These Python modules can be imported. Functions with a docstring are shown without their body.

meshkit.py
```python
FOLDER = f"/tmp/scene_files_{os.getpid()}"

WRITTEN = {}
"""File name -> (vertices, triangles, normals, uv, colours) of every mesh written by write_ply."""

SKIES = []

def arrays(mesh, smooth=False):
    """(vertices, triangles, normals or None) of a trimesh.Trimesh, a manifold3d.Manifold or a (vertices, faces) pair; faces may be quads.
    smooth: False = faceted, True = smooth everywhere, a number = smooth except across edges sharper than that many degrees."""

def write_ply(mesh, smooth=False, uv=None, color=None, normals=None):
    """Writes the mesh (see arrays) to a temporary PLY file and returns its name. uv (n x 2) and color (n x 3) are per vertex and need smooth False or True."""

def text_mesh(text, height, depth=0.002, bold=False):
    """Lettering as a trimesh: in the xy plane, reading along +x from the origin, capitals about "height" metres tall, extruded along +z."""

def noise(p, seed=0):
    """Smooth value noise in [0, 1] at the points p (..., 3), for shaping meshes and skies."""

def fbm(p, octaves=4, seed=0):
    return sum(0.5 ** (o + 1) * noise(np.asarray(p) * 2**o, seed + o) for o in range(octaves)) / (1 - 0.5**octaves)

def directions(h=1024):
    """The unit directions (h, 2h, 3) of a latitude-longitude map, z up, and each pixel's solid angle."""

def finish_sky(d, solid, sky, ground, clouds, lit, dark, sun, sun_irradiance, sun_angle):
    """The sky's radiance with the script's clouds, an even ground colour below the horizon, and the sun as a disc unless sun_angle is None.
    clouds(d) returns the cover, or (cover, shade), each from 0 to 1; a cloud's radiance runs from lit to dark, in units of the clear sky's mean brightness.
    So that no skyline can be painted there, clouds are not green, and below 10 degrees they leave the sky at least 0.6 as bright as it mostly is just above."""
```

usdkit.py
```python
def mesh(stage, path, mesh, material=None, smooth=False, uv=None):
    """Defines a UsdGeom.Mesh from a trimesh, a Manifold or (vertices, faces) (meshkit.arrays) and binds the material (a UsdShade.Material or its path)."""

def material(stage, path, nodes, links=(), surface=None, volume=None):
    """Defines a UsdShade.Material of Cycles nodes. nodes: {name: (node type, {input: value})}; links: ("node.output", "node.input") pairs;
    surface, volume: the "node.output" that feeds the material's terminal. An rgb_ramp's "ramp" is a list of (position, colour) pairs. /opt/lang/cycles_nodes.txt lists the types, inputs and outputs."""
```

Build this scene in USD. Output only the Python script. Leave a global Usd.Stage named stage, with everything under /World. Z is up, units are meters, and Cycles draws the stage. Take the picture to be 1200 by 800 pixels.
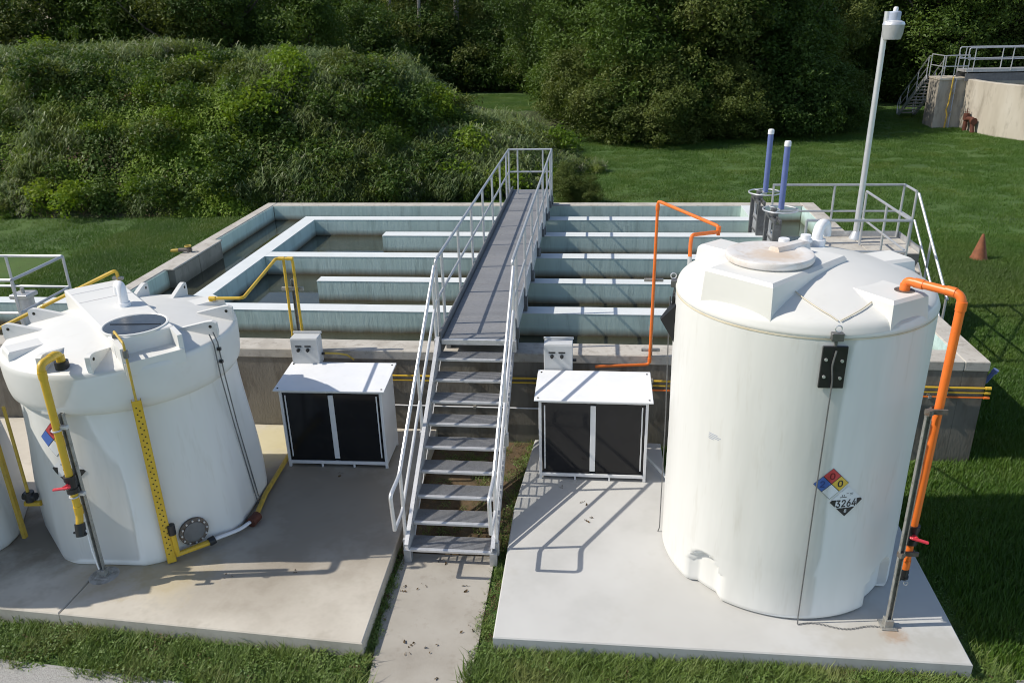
import math, random
import numpy as np, trimesh
import usdkit, meshkit
from pxr import Usd, UsdGeom, UsdLux, UsdShade, Gf, Sdf, Vt
from shapely.geometry import Polygon, box as sbox
from shapely.ops import unary_union

random.seed(7)
RNG = np.random.default_rng(11)
PI = math.pi
stage = Usd.Stage.CreateInMemory()
UsdGeom.SetStageUpAxis(stage, UsdGeom.Tokens.z)
UsdGeom.SetStageMetersPerUnit(stage, 1.0)
UsdGeom.Xform.Define(stage, '/World')
UsdGeom.Scope.Define(stage, '/World/Looks')

# ------------------------------------------------------------------ camera, sky, sun, exposure
CAM_H, F_PX, PITCH, YAW, ROLL = 5.8, 936.26, .38972975, .1111155, .0250983
EXPOSURE = .8
SUN_DIR = np.array([-1.0, -.12, 0]); SUN_ELEV = math.radians(45.0)
_f = np.array([-math.sin(YAW) * math.cos(PITCH), math.cos(YAW) * math.cos(PITCH), -math.sin(PITCH)])
_r = np.array([math.cos(YAW), math.sin(YAW), 0.0]); _d = np.cross(_f, _r)
_c, _s = math.cos(ROLL), math.sin(ROLL)
_right, _down = _c * _r + _s * _d, -_s * _r + _c * _d
cam = UsdGeom.Camera.Define(stage, '/World/camera')
cam.CreateHorizontalApertureAttr(36.0); cam.CreateVerticalApertureAttr(24.0)
cam.CreateFocalLengthAttr(36.0 * F_PX / 1200)
cam.CreateClippingRangeAttr(Gf.Vec2f(.1, 1000))
cam.CreateExposureAttr(EXPOSURE)
m4 = Gf.Matrix4d(*_right, 0, *(-_down), 0, *(-_f), 0, 0, 0, CAM_H, 1)
UsdGeom.Xformable(cam).AddTransformOp().Set(m4)

sh = SUN_DIR / np.linalg.norm(SUN_DIR)
to_sun = np.array([sh[0] * math.cos(SUN_ELEV), sh[1] * math.cos(SUN_ELEV), math.sin(SUN_ELEV)])
usdkit.material(stage, '/World/Looks/sky_look', {
    'sky': ('sky_texture', {'sky_type': 'single_scattering', 'sun_disc': False, 'sun_elevation': SUN_ELEV,
                            'sun_rotation': math.atan2(to_sun[0], to_sun[1]), 'aerosol_density': 1.0}),
    'bg': ('background_shader', {'strength': 0.078})}, [('sky.color', 'bg.color')], surface='bg.background')
dome = UsdLux.DomeLight.Define(stage, '/World/sky')
UsdShade.MaterialBindingAPI.Apply(dome.GetPrim()).Bind(UsdShade.Material.Get(stage, '/World/Looks/sky_look'))
dome.GetPrim().SetCustomDataByKey('kind', 'structure')
sun = UsdLux.DistantLight.Define(stage, '/World/sun')
sun.CreateIntensityAttr(.665); sun.CreateAngleAttr(0.5); sun.CreateNormalizeAttr(True)
sun.CreateColorAttr(Gf.Vec3f(1.0, .94, .84))
_z = to_sun; _x = np.cross([0, 0, 1], _z); _x /= np.linalg.norm(_x); _y = np.cross(_z, _x)
UsdGeom.Xformable(sun).AddTransformOp().Set(Gf.Matrix4d(*_x, 0, *_y, 0, *_z, 0, 0, 0, 30, 1))

# ------------------------------------------------------------------ materials
LOOK = {}


def look(name, colors, rough=.6, metal=0., scale=3., detail=6, spread=(.3, .7), speck=None, bump=None, spec=.5,
         zband=None, stretch=None, coat=0., translucent=None, stains_and_sunlight=()):
    """colors: two or three colours over a noise; speck: (scale, colour, amount); bump: (scale, strength, distance);
    zband: (z0, z1, colour): a stain fading out between two heights; stretch: noise scale per axis."""
    n = {'geo': ('geometry', {}), 'p': ('principled_bsdf', {'roughness': rough, 'metallic': metal, 'specular_ior_level': spec, 'coat_weight': coat})}
    L = []
    src = 'geo.position'
    if stretch:
        n['map'] = ('mapping', {'scale': stretch}); L.append(('geo.position', 'map.vector')); src = 'map.vector'
    n['n1'] = ('noise_texture', {'scale': scale, 'detail': detail, 'roughness': .6})
    L.append((src, 'n1.vector'))
    k = len(colors)
    pos = [.5] if k == 1 else list(np.linspace(spread[0], spread[1], k))
    n['r1'] = ('rgb_ramp', {'ramp': [(p_, c_) for p_, c_ in zip(pos, colors)] if k > 1 else [(0, colors[0]), (1, colors[0])]})
    L.append(('n1.fac', 'r1.fac'))
    out = 'r1.color'
    if speck:
        n['n2'] = ('noise_texture', {'scale': speck[0], 'detail': 4, 'roughness': .7})
        n['r2'] = ('rgb_ramp', {'ramp': [(speck[3] if len(speck) > 3 else .52, (0, 0, 0)), ((speck[3] if len(speck) > 3 else .52) + .16, (speck[2],) * 3)]})
        n['m2'] = ('mix', {'color2': speck[1]})
        L += [(src, 'n2.vector'), ('n2.fac', 'r2.fac'), ('r2.color', 'm2.fac'), (out, 'm2.color1')]
        out = 'm2.color'
    if zband:
        z0, z1, col, amt = zband
        n['sx'] = ('separate_xyz', {}); n['nz'] = ('noise_texture', {'scale': 2.5, 'detail': 5, 'roughness': .7})
        n['mz'] = ('mapping', {'scale': (1, 1, .25)})
        n['ma'] = ('math', {'math_type': 'multiply_add', 'value2': .5 * (z1 - z0), 'value3': -.25 * (z1 - z0)})
        n['ad'] = ('math', {'math_type': 'add'})
        n['mr'] = ('map_range', {'from_min': z0, 'from_max': z1, 'to_min': amt, 'to_max': 0., 'clamp': True})
        n['m3'] = ('mix', {'color2': col})
        L += [('geo.position', 'sx.vector'), ('geo.position', 'mz.vector'), ('mz.vector', 'nz.vector'), ('nz.fac', 'ma.value1'), ('ma.value', 'ad.value1'), ('sx.z', 'ad.value2'),
              ('ad.value', 'mr.value'), ('mr.result', 'm3.fac'), (out, 'm3.color1')]
        out = 'm3.color'
    for j, (at, rad, col, amt) in enumerate(stains_and_sunlight):
        n[f'sd{j}'] = ('vector_math', {'math_type': 'distance', 'vector2': at}); n[f'sn{j}'] = ('noise_texture', {'scale': 2.2 / rad, 'detail': 6, 'roughness': .65})
        n[f'sa{j}'] = ('math', {'math_type': 'multiply_add', 'value2': rad * 1.6, 'value3': -rad * .8}); n[f'sb{j}'] = ('math', {'math_type': 'add'})
        n[f'sm{j}'] = ('map_range', {'from_min': rad * .35, 'from_max': rad * 1.15, 'to_min': amt, 'to_max': 0., 'clamp': True}); n[f'sx{j}'] = ('mix', {'color2': col})
        L += [('geo.position', f'sd{j}.vector1'), ('geo.position', f'sn{j}.vector'), (f'sn{j}.fac', f'sa{j}.value1'), (f'sa{j}.value', f'sb{j}.value1'), (f'sd{j}.value', f'sb{j}.value2'),
              (f'sb{j}.value', f'sm{j}.value'), (f'sm{j}.result', f'sx{j}.fac'), (out, f'sx{j}.color1')]
        out = f'sx{j}.color'
    L.append((out, 'p.base_color'))
    if bump:
        n['nb'] = ('noise_texture', {'scale': bump[0], 'detail': 4, 'roughness': .6})
        n['b'] = ('bump', {'strength': bump[1], 'distance': bump[2] if len(bump) > 2 else .01})
        L += [(src, 'nb.vector'), ('nb.fac', 'b.height'), ('b.normal', 'p.normal')]
    surface = 'p.BSDF'
    if translucent:
        n['t'] = ('translucent_bsdf', {}); n['mx'] = ('mix_closure', {'fac': translucent[0]})
        n['tc'] = ('mix', {'mix_type': 'multiply', 'fac': 1.0, 'color2': translucent[1]})
        L += [(out, 'tc.color1'), ('tc.color', 't.color'), ('p.BSDF', 'mx.closure1'), ('t.BSDF', 'mx.closure2')]
        surface = 'mx.closure'
    LOOK[name] = usdkit.material(stage, '/World/Looks/' + name, n, L, surface=surface)
    return name


look('poly', [(0.643, 0.637, 0.605), (0.703, 0.696, 0.664), (0.733, 0.727, 0.699)], .42, scale=1.3, speck=(4.5, (.52, .49, .42), .34, .57), bump=(1.6, .14, .05), stretch=(1.5, 1.5, .22))
look('poly_top', [(0.660, 0.650, 0.611), (0.720, 0.709, 0.673)], .45, scale=1.5, speck=(5, (.62, .58, .52), .3, .6), bump=(2.5, .08, .03))
look('poly_dusty', [(.58, .52, .46), (.66, .63, .60), (.70, .69, .67)], .55, scale=3.5, speck=(9, (.52, .43, .34), .5, .52), stains_and_sunlight=(((1.66, 7.36, 3.68), .26, (.56, .43, .31), .75),))
look('seam_stain', [(.55, .47, .33), (.66, .60, .48)], .6, scale=4)
look('concrete_pad', [(0.440, 0.401, 0.340), (0.517, 0.476, 0.407), (0.572, 0.530, 0.458)], .8, scale=.9, speck=(2.2, (.34, .305, .245), .55, .55), bump=(60, .25, .004), stains_and_sunlight=(((-3.3, 8.0, .16), 2.0, (.20, .165, .12), .8), ((-6.5, 7.3, .16), .9, (.16, .13, .09), .8), ((-5.3, 6.75, .16), .5, (.30, .23, .12), .6), ((-4.6, 6.75, .16), .5, (.42, .33, .16), .5), ((-4.6, 9.7, .16), .7, (.50, .44, .22), .6)))  # last pale yellow spot paints in a sunlit strip; the others are stains
look('concrete_new', [(0.423, 0.419, 0.400), (0.483, 0.478, 0.460), (0.515, 0.511, 0.492)], .75, scale=1.1, speck=(2.6, (.42, .405, .37), .45, .57), bump=(70, .2, .003), stains_and_sunlight=(((2.93, 6.40, .16), .13, (.34, .17, .06), .7), ((2.6, 6.42, .16), .5, (.36, .33, .27), .5), ((3.3, 6.3, .16), .3, (.33, .32, .28), .5), ((.9, 6.5, .16), .9, (.44, .43, .40), .5)))
look('concrete_path', [(0.284, 0.258, 0.219), (0.344, 0.318, 0.275), (0.378, 0.353, 0.310)], .85, scale=1.4, speck=(5, (.25, .22, .18), .6, .55), bump=(50, .3, .005))
look('concrete_edge', [(.30, .29, .265), (.40, .39, .36)], .85, scale=5, speck=(8, (.16, .15, .12), .7, .5), bump=(40, .4, .006))
look('concrete_cap', [(.36, .33, .285), (.45, .42, .37), (.50, .47, .42)], .85, scale=2.2, speck=(9, (.27, .24, .20), .7, .52), bump=(45, .3, .005))
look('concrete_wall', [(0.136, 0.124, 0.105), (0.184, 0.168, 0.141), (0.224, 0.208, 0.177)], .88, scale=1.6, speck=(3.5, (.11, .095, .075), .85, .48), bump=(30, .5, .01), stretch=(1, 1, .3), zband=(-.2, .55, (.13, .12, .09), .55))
look('concrete_far', [(.37, .33, .27), (.46, .415, .34), (.52, .48, .41)], .88, scale=.7, speck=(1.6, (.27, .24, .19), .7, .5), bump=(20, .3, .01), stretch=(1, 1, .35), zband=(1.9, 2.5, (.36, .31, .22), -.0))
look('concrete_pier', [(.26, .235, .195), (.34, .31, .26), (.40, .37, .31)], .88, scale=.9, speck=(2.2, (.17, .15, .12), .7, .5), bump=(20, .3, .01), stretch=(1, 1, .3))
look('concrete_dark', [(.16, .15, .13), (.24, .225, .20)], .88, scale=1.2, speck=(3, (.10, .095, .08), .6, .5), bump=(25, .3, .01), stretch=(1, 1, .3))
look('concrete_bare', [(.24, .22, .185), (.31, .285, .245)], .88, scale=2, speck=(5, (.17, .155, .13), .6, .5), bump=(35, .4, .008), stretch=(1, 1, .5), zband=(.95, 1.2, (.05, .05, .03), .7))
look('teal_paint', [(0.449, 0.576, 0.519), (0.537, 0.659, 0.598), (0.587, 0.706, 0.643)], .55, scale=1.5, speck=(4.5, (.30, .38, .34), .5, .52), bump=(14, .35, .012), stretch=(1.3, 1.3, .22), zband=(1.02, 1.16, (.13, .085, .035), .95))
look('mint_paint', [(0.432, 0.588, 0.552), (0.516, 0.672, 0.636), (0.564, 0.720, 0.684)], .55, scale=1.5, speck=(4, (.33, .43, .40), .6, .52), bump=(14, .25, .01), stretch=(1, 1, .35), zband=(1.0, 1.25, (.10, .13, .05), .85))
look('white_coping', [(0.602, 0.634, 0.632), (0.671, 0.695, 0.694)], .6, scale=3, speck=(10, (.58, .58, .54), .5, .56), bump=(30, .2, .004))
look('galvanised', [(.46, .465, .47), (.56, .565, .57)], .42, metal=.55, scale=12, speck=(30, (.40, .40, .41), .4, .5))
look('aluminium', [(.60, .60, .60), (.70, .70, .70)], .38, metal=.55, scale=10, speck=(25, (.50, .50, .50), .35, .5))
look('grating', [(0.333, 0.333, 0.339), (0.406, 0.406, 0.413)], .55, metal=.35, scale=20, speck=(50, (.22, .22, .22), .5, .5), bump=(120, .5, .004))
look('deck_grey', [(0.213, 0.213, 0.218), (0.263, 0.263, 0.269), (0.297, 0.291, 0.291)], .55, metal=.25, scale=1.6, speck=(60, (.13, .13, .13), .6, .5), bump=(110, .6, .005), stretch=(.35, 1.6, 1))
look('channel_dark', [(.13, .135, .14), (.19, .195, .20)], .5, metal=.4, scale=8)
look('gate_metal', [(.13, .13, .13), (.21, .21, .21)], .45, metal=.6, scale=9, speck=(25, (.13, .12, .11), .5, .5))
look('orange_paint', [(0.760, 0.156, 0.020), (0.817, 0.191, 0.030)], .4, scale=5, speck=(14, (.66, .17, .03), .4, .55))
look('yellow_paint', [(0.568, 0.353, 0.026), (0.636, 0.420, 0.039)], .42, scale=6, speck=(16, (.52, .33, .04), .5, .54))
look('yellow_dirty', [(0.493, 0.327, 0.044), (0.581, 0.396, 0.066)], .5, scale=6, speck=(16, (.35, .25, .06), .6, .5))
look('black_plastic', [(.012, .012, .013), (.022, .022, .024)], .38, scale=6)
look('black_hole', [(.02, .018, .01), (.02, .018, .01)], .8)
look('hatch_dark', [(.030, .036, .045), (.052, .060, .070)], .22, scale=5, speck=(14, (.08, .085, .09), .4, .56))
look('smoked_panel', [(.010, .010, .011), (.014, .014, .015)], .09, scale=3, speck=(9, (.02, .02, .019), .4, .55), spec=.35)
look('red_plastic', [(.55, .03, .05), (.62, .045, .06)], .35, scale=6)
look('blue_pipe', [(.11, .15, .33), (.14, .18, .38)], .35, scale=4, speck=(12, (.16, .20, .42), .4, .55))
look('white_plastic', [(.74, .74, .75), (.80, .80, .81)], .35, scale=4)
look('cabinet_white', [(.72, .73, .74), (.79, .79, .80)], .38, scale=2.5, speck=(8, (.62, .62, .60), .35, .58))
look('box_grey', [(.50, .51, .51), (.56, .57, .57)], .42, scale=3, speck=(10, (.44, .44, .43), .3, .56))
look('rust_steel', [(.10, .085, .07), (.20, .18, .16)], .6, metal=.35, scale=14, speck=(22, (.13, .06, .025), .7, .5))
look('strut_steel', [(0.300, 0.294, 0.268), (0.425, 0.419, 0.390)], .5, metal=.5, scale=14, speck=(20, (.10, .08, .06), .6, .52))
look('rust_red', [(0.078, 0.021, 0.011), (0.120, 0.036, 0.018)], .75, scale=9, speck=(16, (.07, .03, .02), .6, .5))
look('cone_rust', [(.19, .065, .028), (.27, .10, .045)], .8, scale=8, speck=(14, (.12, .05, .03), .6, .5))
look('cable', [(.12, .12, .12), (.20, .20, .20)], .5, metal=.4, scale=10)
look('mast_metal', [(.62, .63, .64), (.70, .71, .72)], .38, metal=.5, scale=4)
look('lamp_lens', [(.55, .56, .55), (.66, .67, .66)], .18, scale=6, translucent=(.4, (1, 1, 1)))
look('fan_blue', [(.30, .34, .44), (.38, .42, .50)], .5, scale=6)
look('decal_white', [(.66, .67, .68), (.70, .71, .72)], .4, scale=9)
look('decal_red', [(.46, .05, .055), (.52, .065, .07)], .4, scale=9)
look('decal_blue', [(.06, .13, .42), (.08, .16, .48)], .4, scale=9)
look('decal_yellow', [(.60, .40, .05), (.66, .45, .07)], .4, scale=9)
look('decal_black', [(.015, .015, .016), (.02, .02, .021)], .45, scale=9)
look('decal_redink', [(.16, .01, .015), (.16, .01, .015)], .5)
look('decal_blueink', [(.025, .05, .20), (.025, .05, .20)], .5)
look('pond_water', [(.028, .032, .020), (.050, .050, .032)], .05, scale=.8, speck=(3, (.07, .065, .035), .5, .55), bump=(6, .05, .02), spec=.6)
look('soil', [(.035, .05, .014), (.06, .075, .02), (.085, .07, .035)], .95, scale=.5, speck=(7, (.10, .075, .04), .55, .54), bump=(30, .6, .03))
look('soil_litter', [(.055, .042, .022), (.10, .068, .036), (.13, .10, .06)], .95, scale=3, speck=(14, (.16, .09, .035), .6, .52), bump=(30, .8, .02))
look('lawn_soil', [(0.039, 0.081, 0.014), (0.058, 0.115, 0.019), (0.078, 0.135, 0.024)], .95, scale=.35, speck=(5, (.06, .075, .02), .5, .54), bump=(60, .8, .03))
look('hill_soil', [(0.031, 0.048, 0.014), (0.056, 0.077, 0.021), (0.084, 0.077, 0.035)], .95, scale=.6, speck=(5, (.02, .025, .008), .6, .5), bump=(9, .8, .1))
look('gravel', [(.30, .29, .27), (.40, .39, .37), (.46, .45, .42)], .9, scale=40, speck=(90, (.18, .17, .16), .8, .5), bump=(90, .8, .02))
look('blade_mown', [(0.054, 0.123, 0.012), (0.077, 0.161, 0.016), (0.115, 0.180, 0.022)], .55, scale=.45, detail=4, speck=(30, (.085, .12, .03), .4, .55), translucent=(.35, (1.0, 1.0, .6)), stains_and_sunlight=(((1.5, 23.5, 0), 4.5, (.13, .155, .03), .6), ((8.5, 18, 0), 3.0, (.10, .13, .03), .4)))
look('blade_weed', [(0.086, 0.145, 0.023), (0.138, 0.211, 0.035), (0.206, 0.236, 0.064)], .55, scale=1.2, detail=4, speck=(20, (.13, .12, .05), .4, .6), translucent=(.3, (1.0, 1.0, .6)))
look('weed_leaf', [(0.086, 0.153, 0.028), (0.130, 0.211, 0.040), (0.171, 0.253, 0.058)], .5, scale=2.5, speck=(18, (.12, .14, .06), .3, .6), translucent=(.25, (1.0, 1.0, .6)))
look('weed_brown', [(0.096, 0.060, 0.024), (0.136, 0.088, 0.040)], .8, scale=5, translucent=(.2, (1, 1, 1)))
look('reed_leaf', [(0.109, 0.159, 0.054), (0.163, 0.223, 0.079), (0.228, 0.278, 0.108)], .45, scale=.35, detail=5, speck=(14, (.22, .23, .15), .4, .60), translucent=(.3, (1.0, 1.0, .7)), spec=.35)
look('reed_pale', [(.22, .24, .15), (.30, .31, .20), (.36, .35, .24)], .5, scale=2, translucent=(.3, (1, 1, .8)), spec=.3)
look('reed_green', [(0.102, 0.157, 0.030), (0.158, 0.215, 0.041), (0.222, 0.255, 0.061)], .5, scale=.4, detail=5, speck=(14, (.18, .17, .08), .35, .62), translucent=(.3, (1.0, 1.0, .6)), spec=.25)
look('vine_leaf', [(0.106, 0.182, 0.018), (0.169, 0.259, 0.024), (0.248, 0.319, 0.036)], .5, scale=.45, detail=5, speck=(10, (.07, .06, .02), .35, .6), translucent=(.35, (1.0, 1.0, .5)), spec=.2)
look('leaf_dark', [(0.042, 0.083, 0.017), (0.065, 0.112, 0.022), (0.094, 0.149, 0.028)], .5, scale=.4, detail=6, speck=(6, (.085, .11, .03), .4, .58), translucent=(.3, (1.0, 1.0, .5)), spec=.2)
look('leaf_mid', [(0.056, 0.101, 0.018), (0.086, 0.143, 0.025), (0.123, 0.185, 0.035)], .48, scale=.45, detail=6, speck=(6, (.12, .14, .035), .4, .57), translucent=(.3, (1.0, 1.0, .5)), spec=.2)
look('leaf_olive', [(0.067, 0.096, 0.022), (0.105, 0.139, 0.031), (0.150, 0.178, 0.047)], .5, scale=.5, detail=6, speck=(6, (.13, .12, .05), .4, .58), translucent=(.3, (1.0, 1.0, .5)), spec=.2)
look('leaf_palm', [(.040, .058, .022), (.070, .092, .035)], .45, scale=.6, translucent=(.2, (1, 1, .6)))
look('bark', [(.07, .055, .04), (.13, .11, .085)], .9, scale=6, bump=(20, .6, .02), stretch=(1, 1, .25))
look('bark_pale', [(.17, .155, .13), (.27, .25, .215)], .9, scale=3, bump=(12, .5, .02), stretch=(1, 1, 2.5))

# ------------------------------------------------------------------ mesh helpers
V = lambda *a: np.array(a, float)


def cat(*ms):
    ms = [m for m in ms if m is not None]
    return ms[0] if len(ms) == 1 else trimesh.util.concatenate(ms)


def bx(x0, x1, y0, y1, z0, z1, b=0.0):
    """A box between bounds, its edges chamfered by b."""
    if b <= 0:
        m = trimesh.creation.box([x1 - x0, y1 - y0, z1 - z0]); m.apply_translation([(x0 + x1) / 2, (y0 + y1) / 2, (z0 + z1) / 2]); return m
    c, h = V((x0 + x1) / 2, (y0 + y1) / 2, (z0 + z1) / 2), V(x1 - x0, y1 - y0, z1 - z0) / 2
    pts = []
    for sx in (-1, 1):
        for sy in (-1, 1):
            for sz in (-1, 1):
                for k in range(3):
                    q = h - b; q[k] = h[k]; pts.append(c + q * [sx, sy, sz])
    return trimesh.convex.convex_hull(np.array(pts))


def placed(m, loc=(0, 0, 0), rz=0, rx=0, ry=0):
    m = m.copy()
    for a, ax in ((rx, [1, 0, 0]), (ry, [0, 1, 0]), (rz, [0, 0, 1])):
        if a: m.apply_transform(trimesh.transformations.rotation_matrix(a, ax))
    m.apply_translation(loc); return m


def rounded(pts, rad, k=4):
    pts = [np.array(p, float) for p in pts]; out = [pts[0]]
    for i in range(1, len(pts) - 1):
        a, b, c = pts[i - 1], pts[i], pts[i + 1]
        u, v = a - b, c - b; lu, lv = np.linalg.norm(u), np.linalg.norm(v)
        r = min(rad, lu * .49, lv * .49); p0, p1 = b + u / lu * r, b + v / lv * r
        for j in range(k + 1):
            t = j / k; out.append((1 - t) ** 2 * p0 + 2 * t * (1 - t) * b + t * t * p1)
    out.append(pts[-1]); return out


def tube(pts, r, n=10, caps=True, closed=False):
    P = np.array(pts, float); N = len(P)
    R_ = np.full(N, r) if np.ndim(r) == 0 else np.array(r, float)
    if closed: T = np.roll(P, -1, 0) - np.roll(P, 1, 0)
    else:
        T = np.empty_like(P); T[0] = P[1] - P[0]; T[-1] = P[-1] - P[-2]
        d = np.diff(P, axis=0); d /= np.linalg.norm(d, axis=1, keepdims=True) + 1e-12
        T[1:-1] = d[:-1] + d[1:]
    T /= np.linalg.norm(T, axis=1, keepdims=True) + 1e-12
    ref = V(0, 0, 1) if abs(T[0][2]) < .9 else V(1, 0, 0)
    u = np.cross(T[0], ref); u /= np.linalg.norm(u)
    a = np.arange(n) * 2 * PI / n; rings = []
    for i in range(N):
        u = u - T[i] * (u @ T[i]); u /= np.linalg.norm(u); w = np.cross(T[i], u)
        rings.append(P[i] + R_[i] * (np.cos(a)[:, None] * u + np.sin(a)[:, None] * w))
    v = np.vstack(rings); f = []
    for i in range(N if closed else N - 1):
        A, B = i * n, ((i + 1) % N) * n
        for j in range(n):
            k = (j + 1) % n; f += [[A + j, A + k, B + k], [A + j, B + k, B + j]]
    if caps and not closed:
        v = np.vstack([v, P[0], P[-1]]); c0, c1 = len(v) - 2, len(v) - 1
        for j in range(n):
            k = (j + 1) % n; f += [[c0, k, j], [c1, (N - 1) * n + j, (N - 1) * n + k]]
    return trimesh.Trimesh(v, np.array(f), process=False)


def ring(c, R, r, n=28, m=7, axis='z'):
    a = np.arange(n) * 2 * PI / n
    if axis == 'z': P = np.stack([c[0] + R * np.cos(a), c[1] + R * np.sin(a), np.full(n, c[2])], 1)
    elif axis == 'y': P = np.stack([c[0] + R * np.cos(a), np.full(n, c[1]), c[2] + R * np.sin(a)], 1)
    else: P = np.stack([np.full(n, c[0]), c[1] + R * np.cos(a), c[2] + R * np.sin(a)], 1)
    return tube(P, r, m, closed=True)


def cyl(a, b, r, n=16): return tube([a, b], r, n)


def lathe(profile, c=(0, 0), n=72, rf=None):
    """Revolves (r, z) pairs about a vertical axis at c; rf(theta, r, z) may change the radius. Radius 0 closes the end."""
    th = np.arange(n) * 2 * PI / n; v = []
    for r, z in profile:
        rr = np.full(n, float(r)) if rf is None else rf(th, r, z)
        v.append(np.stack([c[0] + rr * np.cos(th), c[1] + rr * np.sin(th), np.full(n, z)], 1))
    v = np.vstack(v); f = []
    for i in range(len(profile) - 1):
        A, B = i * n, (i + 1) * n; j = np.arange(n); k = (j + 1) % n
        f.append(np.stack([A + j, A + k, B + k], 1)); f.append(np.stack([A + j, B + k, B + j], 1))
    m = trimesh.Trimesh(v, np.vstack(f), process=False)
    m.update_faces(m.area_faces > 1e-12); return m


def prism(poly2d, z0, z1):
    m = trimesh.creation.extrude_polygon(Polygon(poly2d), z1 - z0, engine='earcut'); m.apply_translation([0, 0, z0]); return m


def bar(a, b, w, h, up=(0, 0, 1), bev=0.0):
    """A rectangular bar from a to b: w across, h along up."""
    a, b = np.array(a, float), np.array(b, float); t = b - a; L = np.linalg.norm(t); t /= L
    s = np.cross(t, up); s /= np.linalg.norm(s); u = np.cross(s, t)
    m = bx(-L / 2, L / 2, -w / 2, w / 2, -h / 2, h / 2, bev)
    M = np.eye(4); M[:3, 0], M[:3, 1], M[:3, 2], M[:3, 3] = t, s, u, (a + b) / 2
    m.apply_transform(M); return m


# ------------------------------------------------------------------ prim helpers
USED = {}


def numbered(parent, name):
    k = USED.get((parent, name), 0); USED[(parent, name)] = k + 1
    return name if k == 0 else f'{name}_{k:03d}'


def keys(prim, label=None, category=None, group=None, kind=None):
    for k, v in (('label', label), ('category', category), ('group', group), ('kind', kind)):
        if v: prim.SetCustomDataByKey(k, v)
    return prim


class Thing:
    def __init__(self, name, label, category, loc=(0, 0, 0), group=None, kind=None):
        self.path = '/World/' + numbered('/World', name); self.loc = np.array(loc, float)
        x = UsdGeom.Xform.Define(stage, self.path)
        x.AddTranslateOp().Set(Gf.Vec3d(*map(float, loc))); x.AddRotateZOp().Set(0.0); x.AddScaleOp().Set(Gf.Vec3f(1, 1, 1))
        self.prim = keys(x.GetPrim(), label, category, group, kind)

    def add(self, name, mesh, mat, parent=None, label=None, kind=None, smooth=35):
        """A part in world coordinates; parent: the path of the part it belongs to."""
        up = parent or self.path; path = up + '/' + numbered(up, name)
        mesh = mesh.copy(); mesh.apply_translation(-self.loc)
        p = usdkit.mesh(stage, path, mesh, LOOK[mat], smooth=smooth)
        keys(p.GetPrim(), label, None, None, kind); return path


def copy_of(src, name, label, category, loc, rz=0., scale=(1, 1, 1), group=None):
    path = '/World/' + numbered('/World', name)
    x = UsdGeom.Xform.Define(stage, path); p = x.GetPrim()
    p.GetReferences().AddInternalReference(src.path)
    p.GetAttribute('xformOp:translate').Set(Gf.Vec3d(*map(float, loc)))
    p.GetAttribute('xformOp:rotateZ').Set(float(rz)); p.GetAttribute('xformOp:scale').Set(Gf.Vec3f(*map(float, scale)))
    keys(p, label, category, group); p.SetInstanceable(True); return p


def place(thing, loc=None, rz=0., scale=(1, 1, 1)):
    if loc is not None: thing.prim.GetAttribute('xformOp:translate').Set(Gf.Vec3d(*map(float, loc)))
    thing.prim.GetAttribute('xformOp:rotateZ').Set(float(rz)); thing.prim.GetAttribute('xformOp:scale').Set(Gf.Vec3f(*map(float, scale)))


def solo(name, mesh, mat, label=None, category=None, kind=None, group=None, smooth=35):
    p = usdkit.mesh(stage, '/World/' + numbered('/World', name), mesh, LOOK[mat], smooth=smooth)
    keys(p.GetPrim(), label, category, group, kind); return p


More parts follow.
